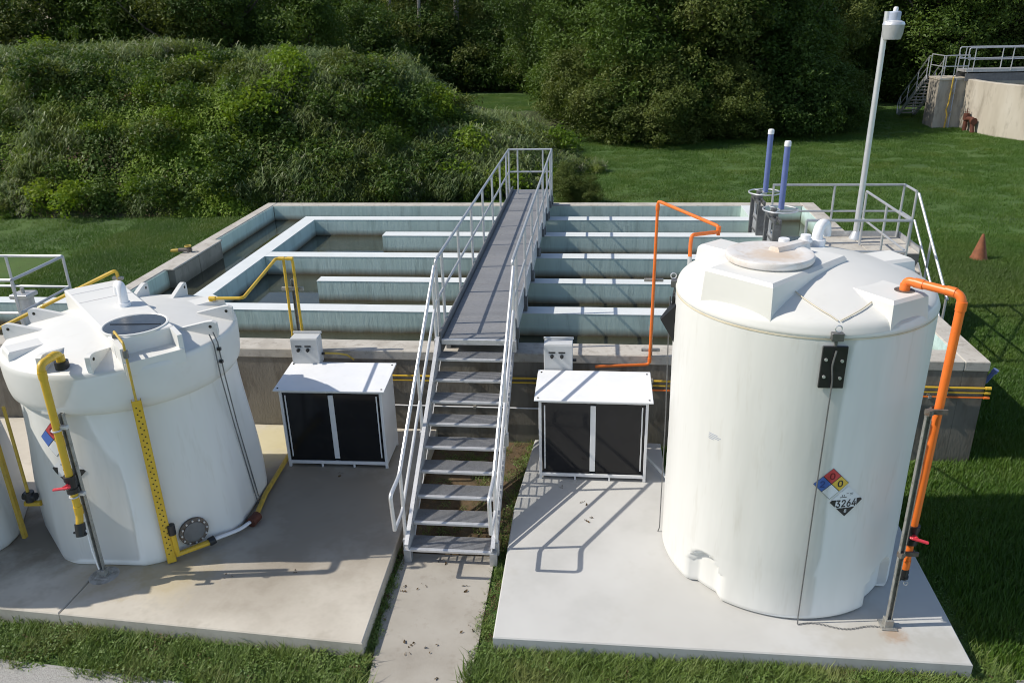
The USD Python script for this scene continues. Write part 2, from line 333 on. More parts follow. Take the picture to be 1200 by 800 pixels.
def scatter(name, label, category, protos, pts, scales, rz, tilt=None, pick=None):
    """One PointInstancer of small plants: stuff."""
    path = '/World/' + numbered('/World', name)
    pi = UsdGeom.PointInstancer.Define(stage, path); targets = []
    for i, (m, mat) in enumerate(protos):
        q = usdkit.mesh(stage, f'{path}/{numbered(path, "tuft")}', m, LOOK[mat]); targets.append(q.GetPath())
    pi.CreatePrototypesRel().SetTargets(targets)
    n = len(pts); pi.CreatePositionsAttr(Vt.Vec3fArray.FromNumpy(np.asarray(pts, np.float32)))
    pi.CreateProtoIndicesAttr(Vt.IntArray.FromNumpy((RNG.integers(0, len(protos), n) if pick is None else pick).astype(np.int32)))
    s = np.asarray(scales, np.float32); s = np.repeat(s[:, None], 3, 1) if s.ndim == 1 else s
    pi.CreateScalesAttr(Vt.Vec3fArray.FromNumpy(s))
    tx = np.zeros(n) if tilt is None else tilt
    ori = [Gf.Quath(*(float(q) for q in (math.cos(a / 2) * math.cos(t / 2), math.cos(a / 2) * math.sin(t / 2), math.sin(a / 2) * math.sin(t / 2), math.sin(a / 2) * math.cos(t / 2)))) for a, t in zip(rz, tx)]
    pi.CreateOrientationsAttr(Vt.QuathArray(ori))
    keys(pi.GetPrim(), label, category, None, 'stuff'); return pi


# ------------------------------------------------------------------ the ground
def ground_z(x, y):
    x, y = np.asarray(x, float), np.asarray(y, float)
    s = np.clip((x - 3.4) / .5, 0, 1) * np.clip((13 - y) / 3, 0, 1)
    return -.03 - .10 * s + .02 * (meshkit.noise(np.stack([x * .6, y * .6, x * 0], -1)) - .5)


xs = np.unique(np.concatenate([np.linspace(-160, -14, 20), np.arange(-14, 14.01, .5), np.linspace(14, 160, 20)]))
ys = np.unique(np.concatenate([np.linspace(-40, 3, 8), np.arange(3, 24.01, .5), np.linspace(24, 60, 24), np.linspace(60, 260, 12)]))
X, Y = np.meshgrid(xs, ys); gv = np.stack([X, Y, ground_z(X, Y)], -1).reshape(-1, 3)
i = np.arange(len(gv)).reshape(X.shape)
gf = np.stack([i[:-1, :-1], i[:-1, 1:], i[1:, 1:], i[1:, :-1]], -1).reshape(-1, 4)
solo('ground', (gv, gf), 'lawn_soil', kind='structure', smooth=True)


def sheet(name, poly, z0, z1, mat, bevel=0.0):
    return solo(name, prism(poly, z0, z1), mat, kind='structure', smooth=False)


def slab_thing(name, slabs, mat, edge):
    """A slab of the setting, its cast bays parts of it."""
    path = '/World/' + numbered('/World', name)
    x = UsdGeom.Xform.Define(stage, path); keys(x.GetPrim(), kind='structure')
    for poly in slabs:
        p = Polygon(poly); inner = p.buffer(-.012, join_style=2)
        low = prism(list(p.exterior.coords)[:-1], -.35, .148)
        a, b = np.array(p.exterior.coords)[:-1], np.array(inner.exterior.coords)[:-1]
        # chamfered arris from the edge (z .148) to the top (z .16)
        order = [int(np.argmin(np.linalg.norm(b - q, axis=1))) for q in a]; b = b[order]; n = len(a)
        v = np.vstack([np.c_[a, np.full(n, .148)], np.c_[b, np.full(n, .16)]])
        top = trimesh.creation.triangulate_polygon(Polygon(b), engine='earcut')
        tv = np.c_[top[0], np.full(len(top[0]), .16)]
        sides = np.array([[q, (q + 1) % n, n + (q + 1) % n] for q in range(n)] + [[q, n + (q + 1) % n, n + q] for q in range(n)])
        m = trimesh.util.concatenate([low, trimesh.Trimesh(v, sides, process=False), trimesh.Trimesh(tv, top[1], process=False)])
        usdkit.mesh(stage, path + '/' + numbered(path, 'slab'), m, LOOK[mat])


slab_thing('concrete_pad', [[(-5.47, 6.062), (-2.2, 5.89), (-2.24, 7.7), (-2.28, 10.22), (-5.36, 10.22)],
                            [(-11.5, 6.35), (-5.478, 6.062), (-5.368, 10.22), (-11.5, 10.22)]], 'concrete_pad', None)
slab_thing('concrete_pad', [[(-.94, 6.07), (3.52, 6.06), (3.58, 8.23), (3.6, 9.2), (.95, 9.2), (.95, 10.0), (-.82, 10.0), (-.95, 8.31)]], 'concrete_new', None)
sheet('concrete_path', [(-2.08, 3.0), (-1.16, 3.0), (-1.10, 6.1), (-1.10, 7.52), (-2.16, 7.52), (-2.19, 6.7), (-2.06, 5.5)], -.3, .0, 'concrete_path')
sheet('gravel_road', [(-14, 3), (-2.9, 3), (-3.3, 5.30), (-3.75, 5.42), (-4.6, 5.50), (-5.9, 5.58), (-8, 5.68), (-14, 5.9)], -.3, .0, 'gravel')
sheet('pavement', [(3.86, 3), (9, 3), (9, 6.55), (4.9, 6.25), (3.97, 6.15)], -.3, -.08, 'concrete_path')


sheet('soil', [(-2.27, 7.53), (-.96, 7.53), (-.86, 10.0), (-.82, 10.2), (-2.27, 10.2)], -.3, -.012, 'soil_litter')

# hillside: a long grassy bank behind the basin
def bank_h(x, y):
    x, y = np.asarray(x, float), np.asarray(y, float)
    top = np.interp(x, [-60, -30, -22, -15, -11, -8.5, -5, -2.4, -.3, .8], [3.9, 4.0, 4.1, 3.6, 3.65, 3.45, 1.25, .15, -.35, -.5])
    base = np.interp(x, [-60, -20, -12, -6, 1], [23.2, 23.4, 23.5, 25.3, 26.0])
    t = np.clip((y - base) / 5.2, 0, 1); rise = t * t * (3 - 2 * t)
    back = 1 - np.clip((y - base - 12) / 12, 0, 1) * .9
    bumps = meshkit.fbm(np.stack([x * .35, y * .35, x * 0], -1), 3, 5) - .5
    return top * rise * back + bumps * 1.7 * rise - .12


hx, hy = np.meshgrid(np.arange(-60, 1.01, .8), np.arange(22.5, 50.1, .7))
hv = np.stack([hx, hy, bank_h(hx, hy)], -1).reshape(-1, 3); i = np.arange(len(hv)).reshape(hx.shape)
solo('hillside', (hv, np.stack([i[:-1, :-1], i[:-1, 1:], i[1:, 1:], i[1:, :-1]], -1).reshape(-1, 4)), 'hill_soil', kind='structure', smooth=True)

# ------------------------------------------------------------------ the concrete basin
WT = 1.4
basin = Thing('concrete_basin', 'long open concrete basin with teal painted channels under the walkway', 'basin', (-1.6, 10.23, 0))


def wall(name, x0, x1, y0, y1, mat='teal_paint', cap='white_coping', outer=None, part=None):
    p = basin.add(name, bx(x0, x1, y0, y1, -.4, WT - .008), mat, smooth=False)
    o = .004
    basin.add('coping', bx(x0 - o, x1 + o, y0 - o, y1 + o, WT - .008, WT, .002), cap, parent=p, smooth=False)
    return p


# outer walls: bare concrete outside, teal inside (a coat 4 mm thick on the inner faces)
def outer_wall(x0, x1, y0, y1, inner, o=(.012, .012)):
    p = basin.add('outer_wall', bx(x0, x1, y0, y1, -.5, WT - .14), 'concrete_wall', smooth=False)
    basin.add('coping', bx(x0 - o[0], x1 + o[1], y0 - .012, y1 + .012, WT - .14, WT, .012), 'concrete_cap', parent=p, smooth=False)
    basin.add('paint_coat', bx(*inner, .3, WT - .02), 'teal_paint' if inner[0] < 4 else 'mint_paint', parent=p, smooth=False)


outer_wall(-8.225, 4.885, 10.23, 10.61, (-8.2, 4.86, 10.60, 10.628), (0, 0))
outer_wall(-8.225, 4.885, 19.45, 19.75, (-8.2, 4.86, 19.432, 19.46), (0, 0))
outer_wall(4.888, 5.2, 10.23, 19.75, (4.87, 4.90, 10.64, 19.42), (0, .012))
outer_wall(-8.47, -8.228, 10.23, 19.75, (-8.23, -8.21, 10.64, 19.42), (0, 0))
q = basin.add('bare_panel', bx(-8.215, -8.06, 14.0, 15.0, -.4, 1.372, .01), 'concrete_bare', smooth=False)
basin.add('bare_panel', bx(-8.215, -8.06, 15.02, 16.05, -.4, 1.376, .01), 'concrete_bare', smooth=False)
basin.add('bare_cap', bx(-8.30, -8.05, 13.95, 16.1, 1.378, 1.412, .01), 'concrete_cap', smooth=False)
# inner walls
wall('dividing_wall', -6.94, -6.62, 12.15, 17.94)
wall('dividing_wall', -6.94, 3.44, 17.95, 18.28)
wall('dividing_wall', -4.62, 3.44, 16.53, 16.86)
wall('dividing_wall', -6.61, 3.44, 14.90, 15.22)
wall('dividing_wall', -5.02, 3.44, 13.36, 13.62)
wall('dividing_wall', -6.94, 3.44, 11.83, 12.14)
wall('gate_wall', 3.45, 3.72, 11.83, 19.43)
# the inlet box on the left
outer_wall(-13.5, -8.473, 10.23, 10.55, (-13.4, -8.5, 10.54, 10.565), (0, 0))
wall('dividing_wall', -13.5, -8.49, 12.02, 12.3)
solo('water', prism([(-8.2, 10.63), (4.86, 10.63), (4.86, 19.43), (-8.2, 19.43)], .9, 1.02), 'pond_water', kind='structure', smooth=False)
solo('water', prism([(-13.4, 10.57), (-8.5, 10.57), (-8.5, 12.01), (-13.4, 12.01)], .7, .85), 'pond_water', kind='structure', smooth=False)

# ------------------------------------------------------------------ stairs and walkway
N0, NZ, RUN, RISE = 7.366, .179, .274, .176
SL = RISE / RUN
stairs = Thing('stairs', 'grey metal stairs with open grating treads rising to the walkway', 'stairs', (-1.59, 7.4, 0))
for k in range(9):
    y, z = N0 + RUN * k, NZ + RISE * k
    bars = [bx(-2.055, -1.125, y + .03 + j * .0225, y + .03 + j * .0225 + .007, z - .03, z - .002) for j in range(11)]
    bars += [bx(xx - .003, xx + .003, y + .03, y + .262, z - .03, z - .014) for xx in np.linspace(-1.98, -1.2, 9)]
    p = stairs.add('tread', cat(*bars), 'grating', smooth=False)
    stairs.add('nosing', bx(-2.055, -1.125, y - .012, y + .03, z - .034, z, .004), 'aluminium', parent=p, smooth=False)
    stairs.add('end_plate', cat(bx(-2.062, -2.056, y - .01, y + .265, z - .06, z + .003), bx(-1.124, -1.118, y - .01, y + .265, z - .06, z + .003)), 'galvanised', parent=p, smooth=False)
for xa, xb, s in ((-2.105, -2.063, -1), (-1.117, -1.075, 1)):
    a, b = V(0, N0 + .03, NZ - .06), V(0, N0 + RUN * 8.9, NZ + RISE * 8.9 - .06)
    web_x = xb - .006 if s < 0 else xa + .006
    web = bar(a + [web_x, 0, 0], b + [web_x, 0, 0], .012, .22)
    fl = cat(*[bar(a + [(xa + xb) / 2, -dz * .45, dz], b + [(xa + xb) / 2, -dz * .45, dz], .046, .012) for dz in (.112 * 1.19, -.112 * 1.19)])
    stairs.add('stringer', cat(web, fl), 'aluminium', smooth=False)
    stairs.add('foot', bx(xa - .02, xb + .02, N0 - .02, N0 + .07, .0, .17, .004), 'galvanised', smooth=False)
for X_ in (-2.115, -1.065):
    up = lambda y, h: V(X_, y, NZ + (y - N0) * SL + h)
    top, mid = [V(X_, 7.05, .655), V(X_, 7.0, 1.12), V(X_, 7.40, 1.12), up(9.92, .93)], [V(X_, 7.05, .655), V(X_, 7.42, .655), up(9.92, .45)]
    mid[1][2] = .655; mid[1][1] = 7.40
    stairs.add('handrail', tube(rounded(top, .07), .0225, 10), 'aluminium')
    stairs.add('middle_rail', tube(rounded(mid, .05), .0195, 10), 'aluminium')
    for y in (7.45, 8.62, 9.80):
        pp = stairs.add('post', tube([up(y, -.10), up(y, .93)], .0205, 10), 'aluminium')
        stairs.add('fixing', cat(bx(X_ - .028, X_ + .028, y - .035, y + .035, NZ + (y - N0) * SL - .14, NZ + (y - N0) * SL + .03, .004)), 'galvanised', parent=pp, smooth=False)

walk = Thing('walkway', 'raised grey metal walkway with pipe railings crossing the basin', 'walkway', (-1.6, 9.83, 1.4))
DZ, WX0, WX1 = 1.763, -2.05, -1.13
seams = [9.832, 10.12, 10.65, 11.58, 12.17, 13.0, 13.72, 14.46, 15.23, 15.9, 16.5, 17.2, 17.9, 18.6, 19.5]
for a, b in zip(seams, seams[1:]):
    ribs = [bx(WX0 + .012, WX1 - .012, a + .005, b - .005, DZ - .04, DZ, .004)]
    walk.add('deck_panel', cat(*ribs), 'deck_grey', smooth=False)
walk.add('nosing', bx(WX0, WX1, 9.79, 9.832, DZ - .075, DZ + .004, .006), 'aluminium', smooth=False)
for x0, x1 in ((-2.078, -2.05), (-1.13, -1.102)):
    walk.add('side_channel', bx(x0, x1, 9.80, 19.52, DZ - .21, DZ + .10, .004), 'channel_dark' if x0 < -2 else 'galvanised', smooth=False)
for y0, y1 in ((10.23, 10.61), (11.83, 12.14), (13.36, 13.62), (14.9, 15.22), (16.53, 16.86), (17.95, 18.28), (19.45, 19.75)):
    yc = (y0 + y1) / 2
    walk.add('support', cat(bx(-2.10, -2.03, yc - .07, yc + .07, WT + .001, DZ - .215, .004), bx(-1.15, -1.07, yc - .07, yc + .07, WT + .001, DZ - .215, .004), bx(-2.03, -1.15, yc - .03, yc + .03, WT + .05, DZ - .23)), 'channel_dark', smooth=False)
for X_ in (-2.10, -1.08):
    walk.add('top_rail', tube(rounded([V(X_, 9.96, 1.75), V(X_, 9.96, 2.815), V(X_, 19.1, 2.815)], .05), .0225, 10), 'galvanised')
    walk.add('middle_rail', tube([V(X_, 9.96, 2.29), V(X_, 19.1, 2.29)], .0195, 10), 'galvanised')
    for y in (10.39, 11.75, 13.1, 14.5, 15.9, 17.25, 18.5, 19.1):
        p = walk.add('post', tube([V(X_, y, 1.58), V(X_, y, 2.81)], .0215, 10), 'galvanised')
        walk.add('bracket', bx(X_ - .03, X_ + .03, y - .04, y + .04, 1.56, 1.72, .004), 'channel_dark', parent=p, smooth=False)
walk.add('end_rail', tube([V(-2.10, 19.1, 2.815), V(-1.08, 19.1, 2.815)], .0225, 10), 'galvanised')
walk.add('end_rail', tube([V(-2.10, 19.1, 2.29), V(-1.08, 19.1, 2.29)], .0195, 10), 'galvanised')
for x in (-1.89, -1.29):
    walk.add('post', tube([V(x, 19.1, 1.75), V(x, 19.1, 2.81)], .0205, 10), 'galvanised')
walk.add('end_plate', bx(-2.05, -1.13, 19.50, 19.52, DZ - .21, DZ + .02), 'galvanised', smooth=False)

# ------------------------------------------------------------------ the big tank on the right
CR, RR, PZ = (2.03, 7.74), 1.217, .162


def notch(th, r, z):
    rr = np.full(len(th), float(r))
    for deg, w in ((-136, .36), (-43, .40)):
        u = (np.degrees(th) - deg + 180) % 360 - 180; u = np.radians(u) * RR
        top = .47
        d = np.minimum(w / 2 - np.abs(u), 0 * u + top - (z - PZ) - (np.abs(u) / (w / 2)) ** 2 * .16)
        rr = rr - .075 * np.clip(d / .045 + .5, 0, 1)
    return rr


tank = Thing('storage_tank', 'tall white plastic storage tank on the right with domed top and orange pipe', 'tank', (*CR, PZ))
prof = [(1.16, PZ), (1.205, PZ + .02), (1.217, PZ + .05)] + [(1.217, PZ + .05 + .02 * j) for j in range(1, 26)] + [(1.217 + .004 * math.sin(z * 3), z) for z in np.linspace(.8, 3.1, 14)] + [(1.215, 3.165)]
body = tank.add('shell', lathe(prof, CR, 144, notch), 'poly')
dome_prof = [(1.214, 3.182), (1.222, 3.195), (1.222, 3.215), (1.214, 3.232), (1.208, 3.255), (1.194, 3.285), (1.168, 3.312), (1.12, 3.342), (1.0, 3.392), (.8, 3.458), (.55, 3.522), (.28, 3.56), (0, 3.57)]
top = tank.add('dome', lathe(dome_prof, CR, 96), 'poly_top')
tank.add('seam', lathe([(1.214, 3.164), (1.219, 3.167), (1.219, 3.18), (1.213, 3.183)], CR, 96), 'seam_stain', parent=top)


def boss(c, ang, r0, r1, w, z0, z1, taper=.03, bev=.03):
    """A block moulded on a dome, from radius r0 to r1 along the angle, w wide."""
    u, s = V(math.cos(ang), math.sin(ang)), V(-math.sin(ang), math.cos(ang)); pts = []
    for z, t in ((z0, 0), (z1 - bev, taper), (z1, taper + bev)):
        for r in (r0 + t * .2, r1 - t):
            for k in (-1, 1):
                p = np.array(c) + u * r + s * k * (w / 2 - t); pts.append([p[0], p[1], z])
    # the outer end follows the shell
    return trimesh.convex.convex_hull(np.array(pts))


ang = math.radians(226.5)
block = tank.add('manway_platform', boss(CR, ang, -.12, 1.145, .75, 3.2, 3.60, .022, .028), 'poly_top', parent=None, smooth=False)
LC = V(1.62, 7.44)
tank.add('manway_neck', lathe([(.375, 3.4), (.375, 3.615)], LC, 48), 'poly_top')
lid = tank.add('manway_lid', lathe([(.36, 3.612), (.398, 3.615), (.405, 3.63), (.405, 3.66), (.395, 3.675), (.37, 3.68), (.30, 3.679), (.27, 3.668), (.15, 3.674), (0, 3.678)], LC, 56), 'poly_dusty')
tank.add('lid_hinge', boss((1.62, 7.44), math.radians(38), .05, .50, .15, 3.6, 3.715, .015, .02), 'poly_dusty', parent=lid)
for a_, r0, r1, w, z1, lab in ((-57, .70, 1.195, .50, 3.47, None), (137, .78, 1.19, .42, 3.47, None), (36, .72, 1.18, .40, 3.45, None)):
    a_ = {-57: math.atan2(6.80 - 7.74, 2.68 - 2.03), 137: math.atan2(8.55 - 7.74, 1.25 - 2.03), 36: math.atan2(8.05 - 7.74, 2.75 - 2.03)}[a_]
    tank.add('pipe_platform', boss(CR, a_, r0, r1, w, 3.2, z1, .022, .028), 'poly_top', smooth=False)
vent = [V(2.24, 8.2, 3.5), V(2.24, 8.2, 3.66), V(2.27, 8.24, 3.735), V(2.33, 8.30, 3.735), V(2.355, 8.335, 3.66), V(2.355, 8.335, 3.60)]
tank.add('vent', tube(rounded(vent, .06, 4), .054, 14), 'white_plastic')
tank.add('vent_collar', cyl(V(2.24, 8.2, 3.52), V(2.24, 8.2, 3.60), .085, 18), 'white_plastic')
tank.add('union', cat(cyl(V(2.10, 8.10, 3.55), V(2.10, 8.10, 3.67), .05, 14), cyl(V(2.10, 8.10, 3.60), V(2.10, 8.10, 3.625), .068, 14)), 'white_plastic')
tank.add('fitting_cap', cat(cyl(V(1.93, 8.27, 3.50), V(1.93, 8.27, 3.585), .055, 14)), 'white_plastic')
tank.add('rope', cat(*[tube([V(CR[0] + r * math.cos(a), CR[1] + r * math.sin(a), np.interp(r, [.28, .55, .8, 1.0, 1.12, 1.17], [3.566, 3.53, 3.466, 3.40, 3.35, 3.318]) + .008) for a, r in zip(np.linspace(a0, a1, 9), np.linspace(r0, 1.17, 9))], .006, 5) for a0, r0, a1 in ((math.radians(-112), .78, math.radians(-89)), (math.radians(-62), .92, math.radians(-88)))]), 'seam_stain')


# hold-down plates with bolts and cables
def hold_down(thing, a, z0=2.73, z1=3.12):
    n, s = V(math.cos(a), math.sin(a), 0), V(-math.sin(a), math.cos(a), 0)
    base = V(*CR, 0) + n * (RR + .004)
    def blk(u0, u1, d0, d1, za, zb, bev=.004):
        m = bx(u0, u1, d0, d1, za, zb, bev); M = np.eye(4); M[:3, 0], M[:3, 1], M[:3, 3] = s, n, base; m.apply_transform(M); return m
    p = thing.add('hold_down_plate', blk(-.105, .105, .004, .028, z0, z1), 'black_plastic', smooth=False)
    for u, z in ((-.07, z0 + .11), (-.07, z0 + .27), (.065, z0 + .10), (.065, z0 + .26)):
        c = base + s * u + n * .028 + V(0, 0, z)
        thing.add('bolt', cyl(c, c + n * .012, .014, 8), 'aluminium', parent=p)
    thing.add('clamp', cat(blk(-.05, .05, -.01, .05, 3.175, 3.245), blk(-.012, .012, .0, .02, z1 - .02, 3.18)), 'gate_metal', parent=p, smooth=False)
    thing.add('shackle', ring(base + n * .03 + V(0, 0, 3.285), .028, .006, 14, 6, 'y'), 'aluminium', parent=p)
    c0 = base + n * .05 + V(0, 0, z0 + .2)
    thing.add('hook', tube(rounded([c0 + V(0, 0, .16), c0 + V(0, 0, .02) - s * .02, c0 + V(0, 0, -.12), c0 + V(0, 0, -.2)], .04), .008, 6), 'cable', parent=p)
    thing.add('cable', tube([c0 + V(0, 0, -.19), base + n * .03 + V(0, 0, 1.6), base + n * .03 + V(0, 0, .22), base + n * .045 + V(0, 0, .165)], .0065, 6), 'cable', parent=p)
    return p


hold_down(tank, math.radians(-89.5))
hold_down(tank, math.radians(172), 2.70, 3.10)
tank.add('gusset', trimesh.convex.convex_hull(np.array([[.82 + dx, 7.80 + dy, z] for dx, dy, z in ((0, -.1, 3.05), (0, .1, 3.05), (0, -.1, 2.62), (0, .1, 2.62), (-.15, -.03, 2.86), (-.15, .03, 2.86))])), 'black_plastic', smooth=False)


# placards: flat print on the shells
def decal(thing, poly, wrap, mat, h0=.002, t=.0012, parent=None, name='field'):
    geoms = [poly] if poly.geom_type == 'Polygon' else list(poly.geoms)
    ms = []
    for g in geoms:
        m = trimesh.creation.extrude_polygon(g, t, engine='earcut'); m = m.subdivide_to_size(.06); ms.append(m)
    m = cat(*ms); v = m.vertices.copy(); v[:, 2] += h0; m.vertices = wrap(v)
    return thing.add(name, m, mat, parent=parent, smooth=False)


def letters(thing, text, h, cx, cy, wrap, mat, h0=.0045, parent=None, name='lettering', bold=True, squeeze=1.0):
    m = meshkit.text_mesh(text, h, .001, bold); b = m.bounds
    v = m.vertices - [(b[0][0] + b[1][0]) / 2, (b[0][1] + b[1][1]) / 2, 0]
    v = v * [squeeze, 1, 1] + [cx, cy, h0]; m = trimesh.Trimesh(v, m.faces, process=False)
    m.vertices = wrap(m.vertices); thing.add(name, m, mat, parent=parent, smooth=False)


def cyl_wrap(c, rf, a0, z0):
    def w(v):
        z = z0 + v[:, 1]; r0 = rf(np.array([a0]), z0)[0]; th = a0 + v[:, 0] / r0
        r = np.array([rf(np.array([t]), zz)[0] for t, zz in zip(th, z)]) + v[:, 2]
        return np.stack([c[0] + r * np.cos(th), c[1] + r * np.sin(th), z], 1)
    return w


def diamond(d): return Polygon([(-d, 0), (0, -d), (d, 0), (0, d)])


def fire_diamond(thing, wrap, d, top, left, right):
    p = decal(thing, diamond(d), wrap, 'decal_black', .0015, .0012, name='hazard_diamond')
    e, h = d * .03, d * .5
    sq = lambda cx, cy: Polygon([(cx - h + e, cy), (cx, cy - h + e), (cx + h - e, cy), (cx, cy + h - e)])
    for (cx, cy), mat, txt, ink in (((0, h), 'decal_red', top, 'decal_redink'), ((-h, 0), 'decal_blue', left, 'decal_blueink'), ((h, 0), 'decal_yellow', right, 'decal_black'), ((0, -h), 'decal_white', None, None)):
        decal(thing, sq(cx, cy), wrap, mat, .003, .0012, parent=p)
        if txt: letters(thing, txt, d * .40, cx, cy, wrap, ink, parent=p)
    return p


def number_diamond(thing, wrap, d, number, cls):
    p = decal(thing, diamond(d), wrap, 'decal_white', .0015, .0012, name='number_diamond')
    lower = diamond(d * .985).intersection(sbox(-d, -d, d, .02))
    band = Polygon([(-d * .66, -d * .42), (d * .66, -d * .42), (d * .62, d * .16), (-d * .62, d * .16)])
    decal(thing, lower.difference(band), wrap, 'decal_black', .003, .0012, parent=p)
    letters(thing, number, d * .46, 0, -d * .12, wrap, 'decal_black', parent=p, squeeze=.78 if len(number) > 3 else .9)
    if cls: letters(thing, cls, d * .2, 0, -d * .62, wrap, 'decal_white', parent=p)
    marks = unary_union([sbox(-d * .42, d * .27, -d * .02, d * .31), sbox(-d * .30, d * .34, -d * .27, d * .46), sbox(-d * .20, d * .36, -d * .16, d * .44), sbox(-d * .06, d * .50, d * .06, d * .53), sbox(d * .14, d * .50, d * .34, d * .53), sbox(d * .16, d * .40, d * .32, d * .42)])
    decal(thing, marks, wrap, 'decal_black', .003, .0012, parent=p, name='symbol')
    return p


rfR = lambda th, z: np.full(len(th), RR)
fire_diamond(tank, cyl_wrap(CR, rfR, math.radians(-82.8), 1.745), .165, '0', '2', '0')
number_diamond(tank, cyl_wrap(CR, rfR, math.radians(-74.8), 1.545), .165, '3264', '8')
tick = cyl_wrap(CR, rfR, math.radians(-135.5), 2.0)
decal(tank, unary_union([sbox(-.07, .02 - .018 * j, -.07 + w, .026 - .018 * j) for j, w in enumerate((.10, .14, .12, .06))]), tick, 'fan_blue', .001, .0008, name='small_print')

# ------------------------------------------------------------------ the low tank on the left and its neighbour
CL, RL = (-5.4, 8.05), 1.25


def octo(th, z):
    """Radius of the moulded wall: eight flats at the foot, round under the rim."""
    th = np.asarray(th, float); t = np.clip((2.12 - z) / 1.7, 0, 1); t = t * t * (3 - 2 * t)
    u = (np.degrees(th) - 24.5 - 22.5 + 22.5) % 45 - 22.5
    flat = 1.228 / np.cos(np.radians(np.abs(u))); flat = np.minimum(flat, 1.292 + .015 * (22.5 - np.abs(u)) / 22.5)
    rnd = 1.165 + .0 * th
    return rnd * (1 - t) + flat * t


low = Thing('low_tank', 'squat white plastic tank on the left with ribbed rim and yellow pipes', 'tank', (*CL, PZ))
zz = [PZ, PZ + .03, PZ + .08] + list(np.linspace(.3, 2.05, 26)) + [2.12]
def octo_rf(th, r, z):
    o = octo(th, z) * r
    return o
low.add('shell', lathe([(.965 if z == PZ else .99 if z < PZ + .05 else 1.0, z) for z in zz], CL, 160, octo_rf), 'poly')
rim = low.add('rim', lathe([(1.12, 2.02), (1.19, 2.05), (1.225, 2.10), (1.238, 2.17), (1.248, 2.3), (1.25, 2.47), (1.242, 2.52), (1.22, 2.545), (1.0, 2.60), (.7, 2.675), (.4, 2.73), (0, 2.755)], CL, 112), 'poly_top')
D = math.radians(-45)
cone_z = lambda r: np.interp(r, [0, .4, .7, 1.0, 1.22], [2.755, 2.73, 2.675, 2.60, 2.545])
U, S = V(math.cos(D), math.sin(D)), V(-math.sin(D), math.cos(D))


def along(pts):
    """(distance along the diagonal, across it, z) to world points."""
    return np.array([[CL[0] + U[0] * a + S[0] * b, CL[1] + U[1] * a + S[1] * b, z] for a, b, z in pts])


def hull_of(pts): return trimesh.convex.convex_hull(along(pts))


HW = .31
low.add('manway_ridge', hull_of([(a, b, z) for a, z0 in ((-1.225, 2.50), (.985, 2.50)) for b, w in ((-1, 1), (1, 1)) for z, b in ((z0, b * HW * 1.02), (2.775, b * HW))] + [(a, b * (HW - .015), 2.785) for a in (-1.21, .97) for b in (-1, 1)]), 'poly_top', smooth=15)
low.add('front_ledge', hull_of([(a, b, z) for a in (.9, 1.235) for b in (-.30, .30) for z in (2.45, 2.60)]), 'poly_top', smooth=15)
for b in (-1, 1):
    low.add('cheek', hull_of([(.95, b * HW, 2.5), (1.215, b * HW, 2.5), (.95, b * HW, 2.782), (1.215, b * HW, 2.755), (.95, b * (HW - .05), 2.5), (1.215, b * (HW - .05), 2.5), (.95, b * (HW - .05), 2.782), (1.215, b * (HW - .05), 2.755)]), 'poly_top', smooth=15)
for a in (-.55, -.95):
    low.add('ridge_joint', hull_of([(a + d, b * (HW - .02), z) for d in (0, .012) for b in (-1, 1) for z in (2.78, 2.789)]), 'poly_dusty', smooth=False)
HC = along([(.66, 0, 0)])[0]
h_ = low.add('hatch_rim', lathe([(.325, 2.76), (.345, 2.785), (.345, 2.797), (.325, 2.80), (.315, 2.792), (.315, 2.78)], HC[:2], 48), 'poly_top')
low.add('hatch', lathe([(.318, 2.788), (.30, 2.794), (.2, 2.793), (0, 2.792)], HC[:2], 48), 'hatch_dark')
low.add('hatch_bar', bar(V(HC[0] - .27, HC[1] - .02, 2.797), V(HC[0] + .28, HC[1] + .02, 2.797), .018, .008), 'hatch_dark')
for base in (5, 95, 185, 275):
    a_ = math.radians(base); u, s = V(math.cos(a_), math.sin(a_)), V(-math.sin(a_), math.cos(a_))
    for off in (-.26, .24):
        pts = []
        for k in (-.026, .026):
            for r, z in ((.72, 2.62), (1.225, 2.50), (1.24, 2.60), (1.235, 2.705), (1.19, 2.725), (1.13, 2.72)):
                r_ = math.sqrt(max(r * r - off * off, .01)); p = V(*CL) + u * r_ + s * (off + k); pts.append([p[0], p[1], z])
        f_ = low.add('lifting_fin', trimesh.convex.convex_hull(np.array(pts)), 'poly_top', smooth=25)
        p = V(*CL) + u * math.sqrt(1.17 ** 2 - off * off) + s * off
        low.add('eye', cyl(V(p[0] - s[0] * .030, p[1] - s[1] * .030, 2.665), V(p[0] + s[0] * .030, p[1] + s[1] * .030, 2.665), .018, 10), 'black_hole', parent=f_)
for a_ in (228, 50, 318 - 8):
    if a_ != 310: low.add('raised_pad', boss(CL, math.radians(a_), .75, 1.2, .32, 2.5, 2.64, .02, .02), 'poly_top', smooth=20)
g0 = V(-5.39, 8.17, 2.77)
low.add('vent', tube(rounded([g0, g0 + V(0, 0, .16), g0 + V(-.02, .03, .25), g0 + V(-.08, .07, .25), g0 + V(-.10, .09, .14)], .05, 4), .052, 14), 'white_plastic')
low.add('vent_collar', cyl(g0, g0 + V(0, 0, .06), .066, 16), 'white_plastic')
low.add('rim_crescent', hull_of([(1.19 * math.cos(t) * .0 + a, b, z) for t in (0,) for a, b, z in ((.62, -1.06, 2.06), (.72, -.98, 2.06), (.85, -.88, 2.05), (.62, -1.045, 2.12), (.72, -.985, 2.15), (.85, -.88, 2.12))]), 'poly_top')


def wl(a_deg, z, out=0.02): 
    a_ = math.radians(a_deg); r = octo(np.array([a_]), z)[0] if z < 2.02 else RL
    return V(CL[0] + (r + out) * math.cos(a_), CL[1] + (r + out) * math.sin(a_), z)


